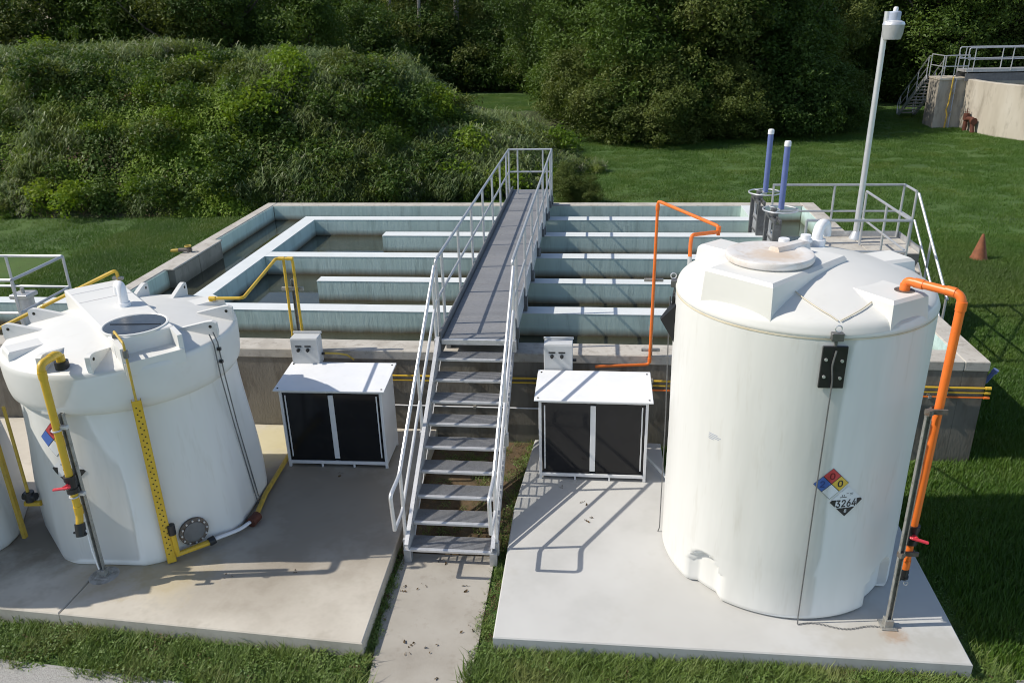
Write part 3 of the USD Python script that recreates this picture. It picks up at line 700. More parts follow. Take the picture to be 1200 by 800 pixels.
# manway near the foot, tie cables: they belong to the tank
c_ = wl(-44, .43, 0); n_ = V(math.cos(math.radians(-43)), math.sin(math.radians(-43)), 0); s_ = V(-n_[1], n_[0], 0)
fl = low.add('side_flange', tube([c_ - n_ * .04, c_ + n_ * .03], .165, 28), 'rust_steel')
low.add('flange_face', tube([c_ + n_ * .028, c_ + n_ * .040], .120, 24), 'channel_dark', parent=fl)
for k in range(12):
    t = k * PI / 6; c2 = c_ + n_ * .03 + s_ * .142 * math.cos(t) + V(0, 0, .142 * math.sin(t))
    low.add('bolt', cyl(c2, c2 + n_ * .016, .012, 6), 'aluminium', parent=fl)
for a0, a1 in ((-14, 1.5), (-11, 4.5)):
    low.add('tie_cable', tube([wl(a0, 2.62, -.02), wl(a0, 2.5), wl(a0 + 1, 2.1), wl((a0 + a1) / 2, 1.4, .03), wl(a1, .3, .02), wl(a1, .175, .05)], .007, 6), 'cable')
for z in (2.42, 2.27):
    p = wl(-10.7, z, .02); low.add('cable_clip', bx(p[0] - .02, p[0] + .02, p[1] - .018, p[1] + .018, z - .018, z + .018, .004), 'black_plastic', smooth=False)

rfL = lambda th, z: octo(th, z)
# the neighbour at the picture's edge is the same kind of tank, less its printed diamonds
copy_of(low, 'low_tank', 'white plastic tank cut off by the left edge of the picture', 'tank', (-8.05, 7.10, PZ), -20)
placard = Thing('hazard_placard', 'coloured fire diamond stuck on the squat tank behind the yellow pipe', 'placard', wl(-101, 1.72, 0))
fire_diamond(placard, cyl_wrap(CL, rfL, math.radians(-104.0), 1.73), .195, '0', '', '')
placard = Thing('hazard_placard', 'black and white number diamond on the squat tank below the fire diamond', 'placard', wl(-97, 1.39, 0))
number_diamond(placard, cyl_wrap(CL, rfL, math.radians(-98.6), 1.385), .205, '17', '')


# ------------------------------------------------------------------ pipework
def elbow(thing, p, r, mat, parent=None):
    """The thicker socket of a fitting, at a bend."""
    pass


def sockets(thing, pts, r, mat, parent, l=.09):
    for p, d in pts:
        p, d = np.array(p, float), np.array(d, float); d /= np.linalg.norm(d)
        thing.add('socket', cyl(p, p + d * l, r * 1.14, 16), mat, parent=parent)


def ball_valve(thing, p, d, r, handle):
    d = np.array(d, float) / np.linalg.norm(d)
    v = thing.add('valve', cat(cyl(p, p + d * .16, r * 1.35, 16), cyl(p - d * .02, p + d * .035, r * 1.6, 16), cyl(p + d * .125, p + d * .18, r * 1.6, 16)), 'black_plastic')
    c = p + d * .08; h = np.array(handle, float); hn = h / np.linalg.norm(h)
    thing.add('valve_handle', cat(cyl(c, c + V(0, -.12, .02), .022, 10), bar(c + V(0, -.12, .02) - hn * .05, c + V(0, -.12, .02) + h, .035, .022, bev=.006), bar(c + V(0, -.12, .02) - hn * .05, c + V(0, -.12, .02) - h * .6, .03, .02, bev=.006)), 'red_plastic', parent=v)


def strut(thing, x, y, z0, z1, w=.045, plate=True, mat='strut_steel'):
    ch = cat(bx(x - w / 2, x + w / 2, y + w / 2 - .006, y + w / 2, z0, z1), bx(x - w / 2, x - w / 2 + .006, y - w / 2, y + w / 2 - .006, z0, z1), bx(x + w / 2 - .006, x + w / 2, y - w / 2, y + w / 2 - .006, z0, z1))
    p = thing.add('strut', ch, mat, smooth=False)
    if plate: thing.add('base_plate', cat(bx(x - .075, x + .075, y - .075, y + .075, z0, z0 + .012, .003), bx(x - .04, x + .04, y - .04, y + .04, z0 + .012, z0 + .09, .003)), mat, parent=p, smooth=False)
    return p


# big orange fill pipe by the right tank
op = Thing('fill_pipe', 'thick orange fill pipe with red handled valve down the front of the tall tank', 'pipe', (2.92, 6.5, PZ))
R1 = .038
A, B, C_ = V(2.70, 6.97, 3.56), V(3.03, 6.60, 3.56), V(3.0, 6.6, 1.27)
pp = op.add('pipe', tube(rounded([V(2.70, 6.97, 3.47), A, B, C_], .09, 5), R1, 18), 'orange_paint')
dB = (A - B) / np.linalg.norm(A - B)
sockets(op, [(A + V(0, 0, -.11), V(0, 0, 1)), (A - dB * .02 - dB * .06, -dB), (B + dB * .14, -dB), (B + V(0, 0, -.06), V(0, 0, -1))], R1, 'orange_paint', pp, .08)
op.add('collar', cyl(V(2.70, 6.97, 3.445), V(2.70, 6.97, 3.475), .085, 18), 'rust_steel', parent=pp)
ball_valve(op, V(3.0, 6.6, 1.27), V(0, 0, -1), R1, V(.10, -.02, -.02))
p2 = op.add('lower_pipe', tube([V(3.0, 6.6, 1.10), V(2.995, 6.6, .80)], R1, 18), 'orange_paint')
sockets(op, [(V(2.995, 6.6, .90), V(0, 0, -1))], R1, 'orange_paint', p2, .10)
op.add('end_fitting', cat(cyl(V(2.995, 6.6, .81), V(2.995, 6.6, .68), .042, 16), cyl(V(2.995, 6.6, .71), V(2.995, 6.6, .69), .050, 16), cyl(V(2.95, 6.6, .745), V(3.04, 6.6, .745), .011, 8)), 'black_plastic')
op.add('pull_ring', cat(ring((3.02, 6.57, .64), .02, .004, 12, 5, 'y'), ring((2.94, 6.57, .70), .018, .004, 12, 5, 'y')), 'aluminium')
st = strut(op, 2.905, 6.52, PZ, 2.52)
for z in (1.0, 2.50):
    op.add('pipe_clamp', cat(ring((2.998, 6.6, z), R1 + .008, .010, 18, 6), bar(V(2.88, 6.545, z), V(3.07, 6.545, z), .02, .045), bar(V(2.88, 6.50, z + .01), V(2.93, 6.53, z + .01), .05, .05)), 'rust_steel', parent=st)

# thin orange pipe behind
ob = Thing('feed_pipe', 'thin orange pipe rising above the basin wall and over to the tall tank', 'pipe', (.76, 10.1, 0))
ob.add('pipe', tube(rounded([V(1.35, 8.86, 3.46), V(1.35, 8.86, 3.56), V(.77, 10.15, 3.56), V(.755, 10.15, 1.30), V(0.02, 9.86, 1.38)], .06), .020, 12), 'orange_paint')
ob.add('branch', tube(rounded([V(1.33, 8.84, 3.50), V(1.03, 8.60, 3.53), V(1.02, 8.58, 3.42), V(1.02, 8.56, 3.30)], .04), .021, 10), 'orange_paint')
for p, d in ((V(1.35, 8.86, 3.49), V(0, 0, 1)), (V(.755, 10.15, 1.40), V(0, 0, -1)), (V(.77, 10.15, 3.44), V(0, 0, 1))):
    ob.add('socket', cyl(p, p + d * .07, .026, 12), 'orange_paint')
for z in (2.5, 1.5):
    ob.add('pipe_clamp', bx(.64, .89, 10.17, 10.21, z - .02, z + .02, .004), 'strut_steel', smooth=False)
strut(ob, .77, 10.205, 1.402, 2.6, .04, False)
ob.add('drain', tube([V(1.02, 8.56, 3.30), V(1.02, 8.55, 3.05)], .024, 10), 'box_grey')

# yellow fill pipe in front of the low tank
yp = Thing('fill_pipe', 'yellow fill pipe with red handled valve on a steel post before the squat tank', 'pipe', (-5.36, 6.6, PZ))
R2 = .038
pp = yp.add('pipe', tube(rounded([V(-5.385, 6.92, 2.58), V(-5.385, 6.92, 2.73), V(-5.385, 6.62, 2.73), V(-5.375, 6.60, 1.47)], .07, 5), R2, 16), 'yellow_paint')
sockets(yp, [(V(-5.385, 6.92, 2.62), V(0, 0, 1)), (V(-5.39, 6.86, 2.73), V(0, -1, 0)), (V(-5.385, 6.62, 2.66), V(0, 0, -1))], R2, 'yellow_paint', pp, .08)
yp.add('collar', cyl(V(-5.385, 6.92, 2.56), V(-5.385, 6.92, 2.64), .068, 16), 'black_plastic', parent=pp)
ball_valve(yp, V(-5.375, 6.6, 1.47), V(0, 0, -1), R2, V(-.11, -.02, -.01))
p2 = yp.add('lower_pipe', tube(rounded([V(-5.375, 6.6, 1.31), V(-5.375, 6.6, 1.02), V(-5.37, 6.55, .90)], .05), R2, 16), 'yellow_paint')
sockets(yp, [(V(-5.375, 6.6, 1.12), V(0, 0, -1))], R2, 'yellow_paint', p2, .10)
yp.add('end_fitting', cat(cyl(V(-5.37, 6.56, .93), V(-5.355, 6.52, .80), .052, 14), cyl(V(-5.44, 6.53, .83), V(-5.29, 6.52, .83), .013, 8)), 'black_plastic')
yp.add('white_tie', tube([V(-5.31, 6.55, .86), V(-5.29, 6.53, .6), V(-5.275, 6.54, .36)], .008, 6), 'white_plastic')
st = strut(yp, -5.345, 6.68, PZ, 2.17)
for z in (2.02, 1.24):
    yp.add('pipe_clamp', cat(ring((-5.378, 6.6, z), R2 + .007, .009, 16, 6), bar(V(-5.36, 6.63, z + .02), V(-5.27, 6.63, z + .02), .05, .04, bev=.006)), 'aluminium', parent=st)
yp.add('grout', lathe([(.16, .1605), (.14, .168), (.08, .172), (0, .172)], (-5.345, 6.68), 14), 'concrete_edge')

# perforated yellow guard and gauge pipe on the low tank
gd = Thing('pipe_guard', 'yellow perforated channel guard up the front of the squat tank', 'pipe guard', wl(-57, PZ))
ga = math.radians(-57.2); gn, gs = V(math.cos(ga), math.sin(ga), 0), V(-math.sin(ga), math.cos(ga), 0)
pts = [wl(-57.2, z, .03) for z in np.linspace(.18, 2.0, 9)] + [wl(-57.2, 2.2, .025)]
for q_ in pts: q_[:2] = [CL[0] + 1.30 * math.cos(ga), CL[1] + 1.30 * math.sin(ga)]
guard = gd.add('channel', cat(*[bar(a + gn * .03, b + gn * .03, .088, .010, up=gn) for a, b in ((pts[0], pts[-1]),)], *[bar(pts[0] + gs * k, pts[-1] + gs * k, .008, .06, up=gn) for k in (-.044, .044)]), 'yellow_paint', smooth=False)
dots = []
for k, z in enumerate(np.arange(.30, 2.16, .038)):
    c2 = V(pts[0][0], pts[0][1], z) + gn * .0355 + gs * (.014 if k % 2 else -.014); dots.append(cyl(c2, c2 + gn * .0015, .0085, 6))
gd.add('perforations', cat(*dots), 'black_hole', parent=guard, kind='stuff', smooth=False)
gp = Thing('gauge_pipe', 'thin yellow gauge pipe from the hatch ridge down to the perforated guard', 'pipe', wl(-57.2, 2.2))
e0 = along([(.93, -.27, 2.80)])[0]
gtop = V(pts[0][0], pts[0][1], 2.74) + gn * .02
gp.add('pipe', tube(rounded([e0 + V(0, 0, .02), e0 + V(0, 0, .06), gtop + V(0, 0, .10), gtop - V(0, 0, .56)], .04), .013, 10), 'yellow_dirty')
gp.add('union', cat(cyl(gtop + V(0, 0, .02), gtop + V(0, 0, -.06), .028, 12), cyl(e0 + V(0, 0, -.01), e0 + V(0, 0, .03), .03, 12)), 'gate_metal')
# drain line at its foot
dl = Thing('drain_pipe', 'yellow drain pipe and white hose around the foot of the squat tank', 'pipe', (-4.4, 7.3, PZ))
d0, d1 = wl(-54, .27, .09), wl(-39, .26, .10)
dl.add('elbow', tube([wl(-54.5, .55, .085), d0, d1], .034, 12), 'yellow_paint')
dl.add('valve', cat(cyl(d1, wl(-36, .27, .10), .05, 12), cyl(wl(-54.5, .54, .085), wl(-54.5, .66, .085), .042, 12)), 'black_plastic')
dl.add('hose', tube(rounded([wl(-36, .27, .10), wl(-28, .24, .07), wl(-22, .22, .07), wl(-15, .23, .10)], .1), .022, 10), 'white_plastic')
dl.add('coupling', cyl(wl(-16, .22, .10), wl(-10, .23, .13), .062, 14), 'rust_red')
dl.add('floor_pipe', tube([wl(-12, .23, .12), V(-4.13, 8.3, .22), V(-4.18, 9.3, .22), V(-4.2, 10.1, .22)], .030, 10), 'yellow_dirty')

# yellow loop over the basin wall
yl = Thing('feed_pipe', 'yellow pipe loop from the squat tank up a post at the basin wall', 'pipe', (-4.2, 10.1, 0))
yl.add('pipe', tube(rounded([V(-4.66, 8.78, 2.58), V(-4.66, 8.78, 2.67), V(-4.26, 8.81, 2.67), V(-4.34, 10.12, 2.78), V(-4.11, 10.12, 2.78), V(-4.10, 10.12, 1.45)], .05), .020, 12), 'yellow_paint')
yl.add('pipe', tube(rounded([V(-4.24, 10.13, 2.78), V(-4.26, 10.13, 1.1)], .05), .019, 12), 'yellow_paint')
for p, d in ((V(-4.60, 8.78, 2.67), V(-1, 0, 0)), (V(-4.30, 10.12, 2.78), V(1, 0, 0)), (V(-4.18, 10.12, 2.78), V(1, 0, 0)), (V(-4.66, 8.78, 2.57), V(0, 0, 1))):
    yl.add('socket', cyl(p, p + d * .08, .026, 12), 'yellow_paint')
strut(yl, -4.175, 10.19, .4, 2.46, .045, False)
yl.add('pipe_clamp', bx(-4.33, -4.02, 10.145, 10.175, 2.31, 2.36, .004), 'strut_steel', smooth=False)

# long yellow pipe along the back of the low tanks
lg = Thing('transfer_pipe', 'thin yellow pipe sloping down behind the squat tank to the left picture edge', 'pipe', (-6.1, 9.2, 2.5))
lg.add('pipe', tube(rounded([V(-6.08, 9.2, 2.58), V(-6.08, 9.2, 2.89), V(-7.48, 8.7, 2.27), V(-8.9, 8.2, 1.64), V(-8.9, 8.2, 1.2)], .06), .022, 10), 'yellow_paint')
lg.add('pipe_clamp', bx(-6.15, -6.01, 9.18, 9.22, 2.76, 2.80, .004), 'strut_steel', smooth=False)
for t in (.33, .62):
    p = V(-6.08, 9.2, 2.89) * (1 - t * .5) + V(-8.9, 8.2, 1.64) * t * .5
    lg.add('socket', cyl(p, p + V(-.062, -.022, -.0275), .029, 10), 'yellow_paint')

# pipes of the neighbour tank
n3 = Thing('drain_pipe', 'yellow pipe and black valve on the tank cut off by the picture edge', 'pipe', (-6.5, 7.2, PZ))
n3.add('guard', bar(V(-6.56, 7.12, PZ + .12), V(-6.56, 7.12, 2.1), .05, .04, up=(1, 0, 0)), 'yellow_dirty', smooth=False)
n3.add('pipe', tube(rounded([V(-6.42, 7.2, 1.95), V(-6.43, 7.2, .84)], .05), .018, 8), 'yellow_dirty')
n3.add('valve', cat(cyl(V(-6.49, 7.2, .80), V(-6.34, 7.2, .80), .045, 12), cyl(V(-6.42, 7.2, .86), V(-6.42, 7.2, .74), .055, 12)), 'black_plastic')
n3.add('elbow', tube([V(-6.5, 7.2, .70), V(-6.32, 7.22, .70)], .035, 10), 'yellow_paint')

# conduits along the basin's front wall
for z, r, x0, mat, txt in ((1.035, .015, -3.4, 'yellow_paint', 'upper yellow conduit clipped along the front of the basin wall'),
                           (.965, .013, -3.4, 'yellow_paint', 'lower yellow conduit clipped along the front of the basin wall'),
                           (.895, .013, .3, 'orange_paint', 'orange conduit clipped along the basin wall under the two yellow ones'),
                           (.56, .010, -4.6, 'white_plastic', 'thin white conduit low on the basin wall behind the stairs')):
    x1 = 5.23 if z > .6 else -.62
    cd = Thing('conduit', txt, 'conduit', (x0, 10.19, z), group=None)
    cd.add('pipe', tube([V(x0, 10.195 - r, z), V(x1, 10.195 - r, z)], r, 8), mat)
    if z > .6: cd.add('end_cap', cyl(V(x1 - .04, 10.195 - r, z), V(x1 + .03, 10.195 - r, z), r * 1.7, 10), mat)
    for x in np.arange(x0 + .3, x1, 1.3):
        cd.add('clip', bx(x - .02, x + .02, 10.19 - 2 * r - .006, 10.228, z - r - .008, z + r + .008, .002), 'strut_steel', smooth=False)
bs = Thing('pipe_stub', 'short blue pipe stub sticking out at the basin corner', 'pipe', (5.2, 10.7, .9))
bs.add('pipe', tube([V(5.19, 10.72, .86), V(5.40, 10.64, .92), V(5.47, 10.6, 1.10)], .030, 10), 'blue_pipe')
bs.add('cap', cyl(V(5.465, 10.602, 1.08), V(5.485, 10.592, 1.13), .04, 12), 'blue_pipe')

# ------------------------------------------------------------------ pump cabinets and control boxes
def cabinet(label):
    t = Thing('pump_cabinet', label, 'cabinet', (0, 8.95, PZ), group=None)
    x0, x1, y0, y1, z0, z1 = -.685, .685, 8.96, 9.62, PZ + .05, 1.315
    for x in (x0, x1 - .035):
        t.add('corner_post', bx(x, x + .035, y0, y0 + .035, PZ, z1, .003), 'cabinet_white', smooth=False)
        t.add('corner_post', bx(x, x + .035, y1 - .035, y1, PZ, z1 + .04, .003), 'cabinet_white', smooth=False)
    t.add('bottom_rail', bx(x0 + .035, x1 - .035, y0 + .002, y0 + .034, z0, z0 + .045, .003), 'cabinet_white', smooth=False)
    t.add('top_rail', bx(x0 + .035, x1 - .035, y0 + .002, y0 + .034, z1 - .04, z1, .003), 'cabinet_white', smooth=False)
    for a, b in ((x0 + .04, -.035), (.035, x1 - .04)):
        d_ = t.add('door', bx(a, b, y0 + .014, y0 + .022, z0 + .05, z1 - .045), 'smoked_panel', smooth=False)
        e = a + .035 if a < 0 else b - .035
        t.add('edge_strip', bx(e - .008, e + .008, y0 + .004, y0 + .013, z0 + .11, z1 - .08, .002), 'cabinet_white', parent=d_, smooth=False)
    t.add('mullion', bx(-.034, .034, y0 + .004, y0 + .03, z0 + .085, z1 - .075, .003), 'cabinet_white', smooth=False)
    for x in (x0, x1 - .012):
        t.add('side_panel', bx(x + .002, x + .010, y0 + .036, y1 - .036, z0, z1 + .02), 'cabinet_white', smooth=False)
    t.add('back_panel', bx(x0 + .036, x1 - .036, y1 - .012, y1 - .004, z0, z1 + .03), 'cabinet_white', smooth=False)
    for x in (-.22, .22):
        t.add('foot', bx(x - .012, x + .012, y0 + .005, y0 + .03, PZ, z0, .002), 'cabinet_white', smooth=False)
    r_ = t.add('roof', bar(V(0, 8.905, 1.325), V(0, 9.69, 1.385), 1.475, .022, bev=.004), 'cabinet_white', smooth=False)
    for x, y in ((-.69, 8.96), (.69, 8.96), (-.69, 9.62), (.69, 9.62)):
        z = 1.325 + (y - 8.905) * .0764; t.add('screw', cyl(V(x, y, z + .008), V(x, y, z + .017), .012, 8), 'black_hole', parent=r_)
    t.add('floor_panel', bx(x0 + .036, x1 - .036, y0 + .036, y1 - .036, z0, z0 + .015), 'channel_dark', smooth=False)
    return t


cab = cabinet('white pump cabinet with dark doors beside the tall tank, right of the stairs')
copy_of(cab, 'pump_cabinet', 'white pump cabinet with dark doors beside the squat tank, left of the stairs', 'cabinet', (-3.42, 9.06, PZ), 1.2)


def control_box(label):
    t = Thing('control_box', label, 'control box', (-.475, 9.7, 0))
    x0, x1, y0, y1, z0, z1 = -.665, -.285, 9.715, 9.92, 1.345, 1.75
    b_ = t.add('housing', bx(x0, x1, y0 + .012, y1, z0, z1, .008), 'box_grey', smooth=False)
    t.add('door', bx(x0 + .004, x1 - .004, y0, y0 + .010, z0 + .004, z1 - .012, .004), 'box_grey', smooth=False)
    t.add('top_flange', bx(x0 - .01, x1 + .01, y1 - .02, y1 + .004, z1 + .001, z1 + .03, .003), 'box_grey', smooth=False)
    for x in (-.555, -.425):
        k = t.add('switch', cat(cyl(V(x, y0 - .002, 1.585), V(x, y0 - .03, 1.585), .024, 14), bx(x - .008, x + .008, y0 - .045, y0 - .03, 1.562, 1.608, .003)), 'black_plastic')
        t.add('name_plate', bx(x - .045, x + .045, y0 - .004, y0 - .001, 1.625, 1.645), 'black_plastic', smooth=False)
    t.add('post', cat(bx(-.58, -.54, 9.925, 9.965, -.1, 1.72), bx(-.41, -.37, 9.925, 9.965, -.1, 1.72)), 'strut_steel', smooth=False)
    t.add('gland', cyl(V(x1, 9.86, 1.47), V(x1 + .05, 9.86, 1.47), .02, 10), 'black_plastic')
    return t


cb = control_box('grey control box with two black switches behind the cabinet right of the stairs')
copy_of(cb, 'control_box', 'grey control box with two black switches behind the cabinet left of the stairs', 'control box', (-.475 - 3.475, 9.72, .015), 2)
wh = Thing('cable_hose', 'short yellow cable leaving the left control box', 'cable', (-3.7, 9.9, 1.4))
wh.add('hose', tube([V(-3.72, 9.87, 1.50), V(-3.55, 9.93, 1.47), V(-3.45, 10.0, 1.42), V(-3.40, 10.12, 1.30)], .014, 8), 'yellow_dirty')
gh = Thing('hose', 'grey hose curling round the cabinet beside the tall tank', 'hose', (.8, 9.2, 0))
gh.add('hose', tube(rounded([V(.70, 9.4, .30), V(.82, 9.15, .30), V(.98, 8.95, .22), V(1.02, 8.75, .18)], .1), .02, 8), 'box_grey')

# ------------------------------------------------------------------ sluice gates, platform, lamp
def gate(label, yc):
    t = Thing('sluice_gate', label, 'sluice gate', (3.42, yc, 1.4))
    for s in (-1, 1):
        t.add('guide', cat(bx(3.30, 3.44, yc + s * .40 - .05, yc + s * .40 - .038, .9, 2.02), bx(3.30, 3.312, yc + s * .40 - .038, yc + s * .40 + .05, .9, 2.02), bx(3.428, 3.44, yc + s * .40 - .038, yc + s * .40 + .05, .9, 2.02), bx(3.32, 3.42, yc + s * .40 + .05, yc + s * .40 + .06, .9, 2.0)), 'gate_metal', smooth=False)
        t.add('rail', bx(3.345, 3.385, yc + s * .20 - .02, yc + s * .20 + .02, 1.0, 1.98, .003), 'aluminium', smooth=False)
    t.add('yoke', cat(bx(3.30, 3.345, yc - .44, yc + .44, 2.025, 2.10, .004), bx(3.40, 3.445, yc - .44, yc + .44, 2.025, 2.10, .004)), 'gate_metal', smooth=False)
    lf = t.add('leaf', bx(3.355, 3.375, yc - .30, yc + .30, .9, 1.72), 'galvanised', smooth=False)
    for z in (1.15, 1.4, 1.65):
        t.add('rib', bx(3.335, 3.354, yc - .29, yc + .29, z - .02, z + .02, .003), 'gate_metal', parent=lf, smooth=False)
    t.add('lift', cat(cyl(V(3.372, yc, 2.06), V(3.372, yc, 2.15), .09, 14), cyl(V(3.372, yc, 2.15), V(3.372, yc, 2.24), .055, 14)), 'gate_metal')
    w = t.add('hand_wheel', ring((3.49 - .0, yc, 2.215), .325, .015, 36, 8), 'aluminium')
    c = V(3.49, yc, 2.215)
    t.add('spoke', cat(*[cyl(c, c + V(.32 * math.cos(a), .32 * math.sin(a), 0), .010, 6) for a in (2.1, 4.2, 6.28)], cyl(c - V(0, 0, .03), c + V(0, 0, .03), .05, 12)), 'aluminium', parent=w)
    t.add('stem_cover', cyl(V(3.50, yc, 2.22), V(3.50, yc, 3.46), .056, 16), 'blue_pipe')
    t.add('stem_cap', lathe([(.062, 3.40), (.062, 3.47), (.052, 3.495), (0, 3.505)], (3.50, yc), 16), 'white_plastic')
    return t


gate('far sluice gate with hand wheel and tall blue stem cover at the back wall', 17.08)
gate('near sluice gate with hand wheel and shorter looking blue stem cover beside the platform', 15.5)

pl = Thing('platform', 'small railed concrete platform with steps at the right end of the basin', 'platform', (4.7, 14.6, 1.4))
pl.add('deck', cat(bx(3.74, 5.06, 13.22, 15.6, 1.405, 1.52, .01), bx(5.068, 5.95, 14.95, 16.14, 1.405, 1.52, .01), bx(4.3, 5.06, 15.608, 16.14, 1.405, 1.52, .01)), 'concrete_cap', smooth=False)
pl.add('toe_plate', bx(4.3, 5.95, 16.142, 16.155, 1.45, 1.63), 'galvanised', smooth=False)
pl.add('toe_plate', bx(5.952, 5.965, 15.0, 16.14, 1.45, 1.63), 'galvanised', smooth=False)
pl.add('toe_plate', bx(5.08, 5.94, 14.93, 14.945, 1.25, 1.515), 'channel_dark', smooth=False)
PR = 2.555
pl.add('top_rail', tube(rounded([V(3.44, 16.13, PR), V(5.92, 16.13, PR), V(5.92, 15.48, PR)], .03), .0235, 10), 'galvanised')
pl.add('middle_rail', tube(rounded([V(3.44, 16.13, PR - .52), V(5.92, 16.13, PR - .52), V(5.92, 15.48, PR - .52)], .03), .02, 10), 'galvanised')
pl.add('top_rail', tube(rounded([V(5.03, 15.50, PR), V(5.05, 13.24, PR), V(3.42, 13.24, PR)], .03), .0235, 10), 'galvanised')
pl.add('middle_rail', tube(rounded([V(5.03, 15.50, PR - .52), V(5.05, 13.24, PR - .52), V(3.42, 13.24, PR - .52)], .03), .02, 10), 'galvanised')
for x, y in ((4.62, 16.13), (5.92, 16.13), (5.92, 15.48), (5.03, 15.50), (5.04, 14.38), (5.05, 13.24), (3.42, 13.24), (3.46, 16.13)):
    pl.add('post', tube([V(x, y, 1.44), V(x, y, PR)], .0225, 10), 'galvanised')
pl.add('stair_rail', tube([V(5.93, 15.40, PR - .02), V(5.93, 13.45, PR - 1.42)], .0235, 10), 'aluminium')
pl.add('stair_rail', tube([V(5.93, 15.40, PR - .52), V(5.93, 13.45, PR - 1.92)], .02, 10), 'aluminium')
for y in (14.5, 13.5):
    pl.add('post', tube([V(5.93, y, 1.42 - max(14.95 - y, 0) * .718 - .05), V(5.93, y, PR - .02 - (15.4 - y) * .718)], .021, 10), 'galvanised')
for k in range(7):
    z, y = 1.40 - .19 * (k + 1) + .05, 14.91 - .262 * (k + 1)
    pl.add('step', bx(5.215, 5.90, y, y + .262, z - .04, z, .005), 'concrete_cap' if k < 1 else 'galvanised', smooth=False)
for x in (5.235, 5.905):
    pl.add('stringer', bar(V(x, 14.9, 1.30), V(x, 12.9, -.12), .02, .2), 'galvanised', smooth=False)
pl.add('bracing', bar(V(5.9, 15.9, 1.40), V(5.23, 15.9, .5), .05, .05), 'galvanised', smooth=False)

lamp = Thing('lamp_post', 'tall slim grey lamp post with a clear barrel lamp on the platform', 'lamp post', (5.08, 15.95, 1.52))
lamp.add('base', lathe([(.12, 1.522), (.12, 1.55), (.095, 1.60), (.075, 1.66), (.06, 1.68)], (5.08, 15.95), 20), 'mast_metal')
lamp.add('pole', tube([V(5.08, 15.95, 1.55), V(5.08, 15.95, 5.67)], [.058, .048], 14), 'mast_metal')
hc = (5.20, 15.90)
hd = lamp.add('lamp_shade', lathe([(.135, 5.20), (.15, 5.205), (.172, 5.28), (.185, 5.42), (.185, 5.44)], hc, 28), 'lamp_lens')
lamp.add('lamp_top', lathe([(.185, 5.44), (.19, 5.45), (.175, 5.49), (.10, 5.525)], hc, 28), 'mast_metal')
lamp.add('ballast', lathe([(.10, 5.525), (.10, 5.65), (.085, 5.67), (0, 5.675)], hc, 18), 'fan_blue')
lamp.add('photocell', lathe([(.042, 5.67), (.042, 5.72), (.03, 5.74), (0, 5.745)], hc, 12), 'white_plastic')
for z in (5.46, 5.58):
    lamp.add('bracket', bx(5.08, 5.2, 15.90, 15.93, z, z + .035), 'mast_metal', smooth=False)
lamp.add('bulb', lathe([(.02, 5.44), (.05, 5.36), (.055, 5.30), (.03, 5.24), (0, 5.23)], hc, 12), 'white_plastic')

# guard rail and valve operator on the inlet box, far left
gl = Thing('guard_rail', 'grey pipe guard rail around the inlet box at the left picture edge', 'railing', (-9, 11.2, 1.4))
for z, r in ((2.45, .023), (1.95, .02)):
    gl.add('rail', tube(rounded([V(-12.5, 11.27, z), V(-8.29, 11.27, z), V(-8.27, 10.42, z), V(-8.27, 10.06, z)], .03), r, 10), 'galvanised')
    gl.add('rail', tube([V(-8.27, 10.06, z), V(-12.5, 10.06, z)], r, 10), 'galvanised')
for x, y in ((-8.29, 11.27), (-9.25, 11.27), (-10.4, 11.27), (-8.27, 10.06), (-9.2, 10.06), (-10.2, 10.06)):
    gl.add('post', tube([V(x, y, 1.25 if y > 11 else .9), V(x, y, 2.45)], .022, 10), 'galvanised')
vo = Thing('valve_operator', 'round grey valve operator with square cap in the inlet box', 'valve', (-9.0, 11.1, 1.0))
vo.add('body', cat(cyl(V(-8.98, 11.1, .8), V(-8.98, 11.1, 1.83), .13, 18)), 'galvanised')
vo.add('cap', bx(-9.13, -8.83, 10.96, 11.24, 1.832, 1.90, .01), 'galvanised', smooth=False)
vo.add('stem', cyl(V(-8.98, 11.1, 1.90), V(-8.98, 11.1, 1.98), .03, 10), 'strut_steel')
ds = Thing('strut_post', 'short grey strut post behind the squat tank at the left', 'post', (-7.05, 8.75, PZ))
strut(ds, -6.98, 8.62, PZ, 1.9, .06)
hb = Thing('hose_tap', 'small brass hose tap with yellow handle on the left basin wall', 'tap', (-8.35, 15.1, WT + .014))
hb.add('body', cat(cyl(V(-8.32, 15.12, WT + .016), V(-8.32, 15.12, WT + .13), .035, 10), cyl(V(-8.52, 15.10, WT + .06), V(-8.26, 15.14, WT + .06), .04, 10)), 'rust_steel')
hb.add('handle', cat(ring((-8.32, 15.12, WT + .14), .06, .012, 14, 6), bar(V(-8.68, 15.08, WT + .05), V(-8.52, 15.10, WT + .06), .07, .05, bev=.01)), 'yellow_dirty')

cone = Thing('lawn_cone', 'rusty brown cone standing alone on the lawn', 'cone', (9.28, 19.83, -.03))
cone.add('body', lathe([(.20, -.05), (.20, .02), (.175, .06), (.03, .60), (.02, .615), (0, .618)], (9.28, 19.83), 22), 'cone_rust')
cone.add('base', bx(9.06, 9.50, 19.61, 20.05, -.045, -.006, .01), 'cone_rust', smooth=False)
# chain on the right pad from the cable's foot to the orange pipe's post
ch = Thing('chain', 'thin dark chain lying on the pad from tank cable to orange post', 'chain', (2.04, 6.47, PZ))
for k in range(44):
    t = k / 43; p = V(2.05 + .82 * t, 6.465 + .03 * math.sin(t * 9), PZ + .006)
    ch.add('link', placed(ring((0, 0, 0), .009, .003, 8, 4, 'z' if k % 2 else 'y'), p), 'cable', smooth=False)

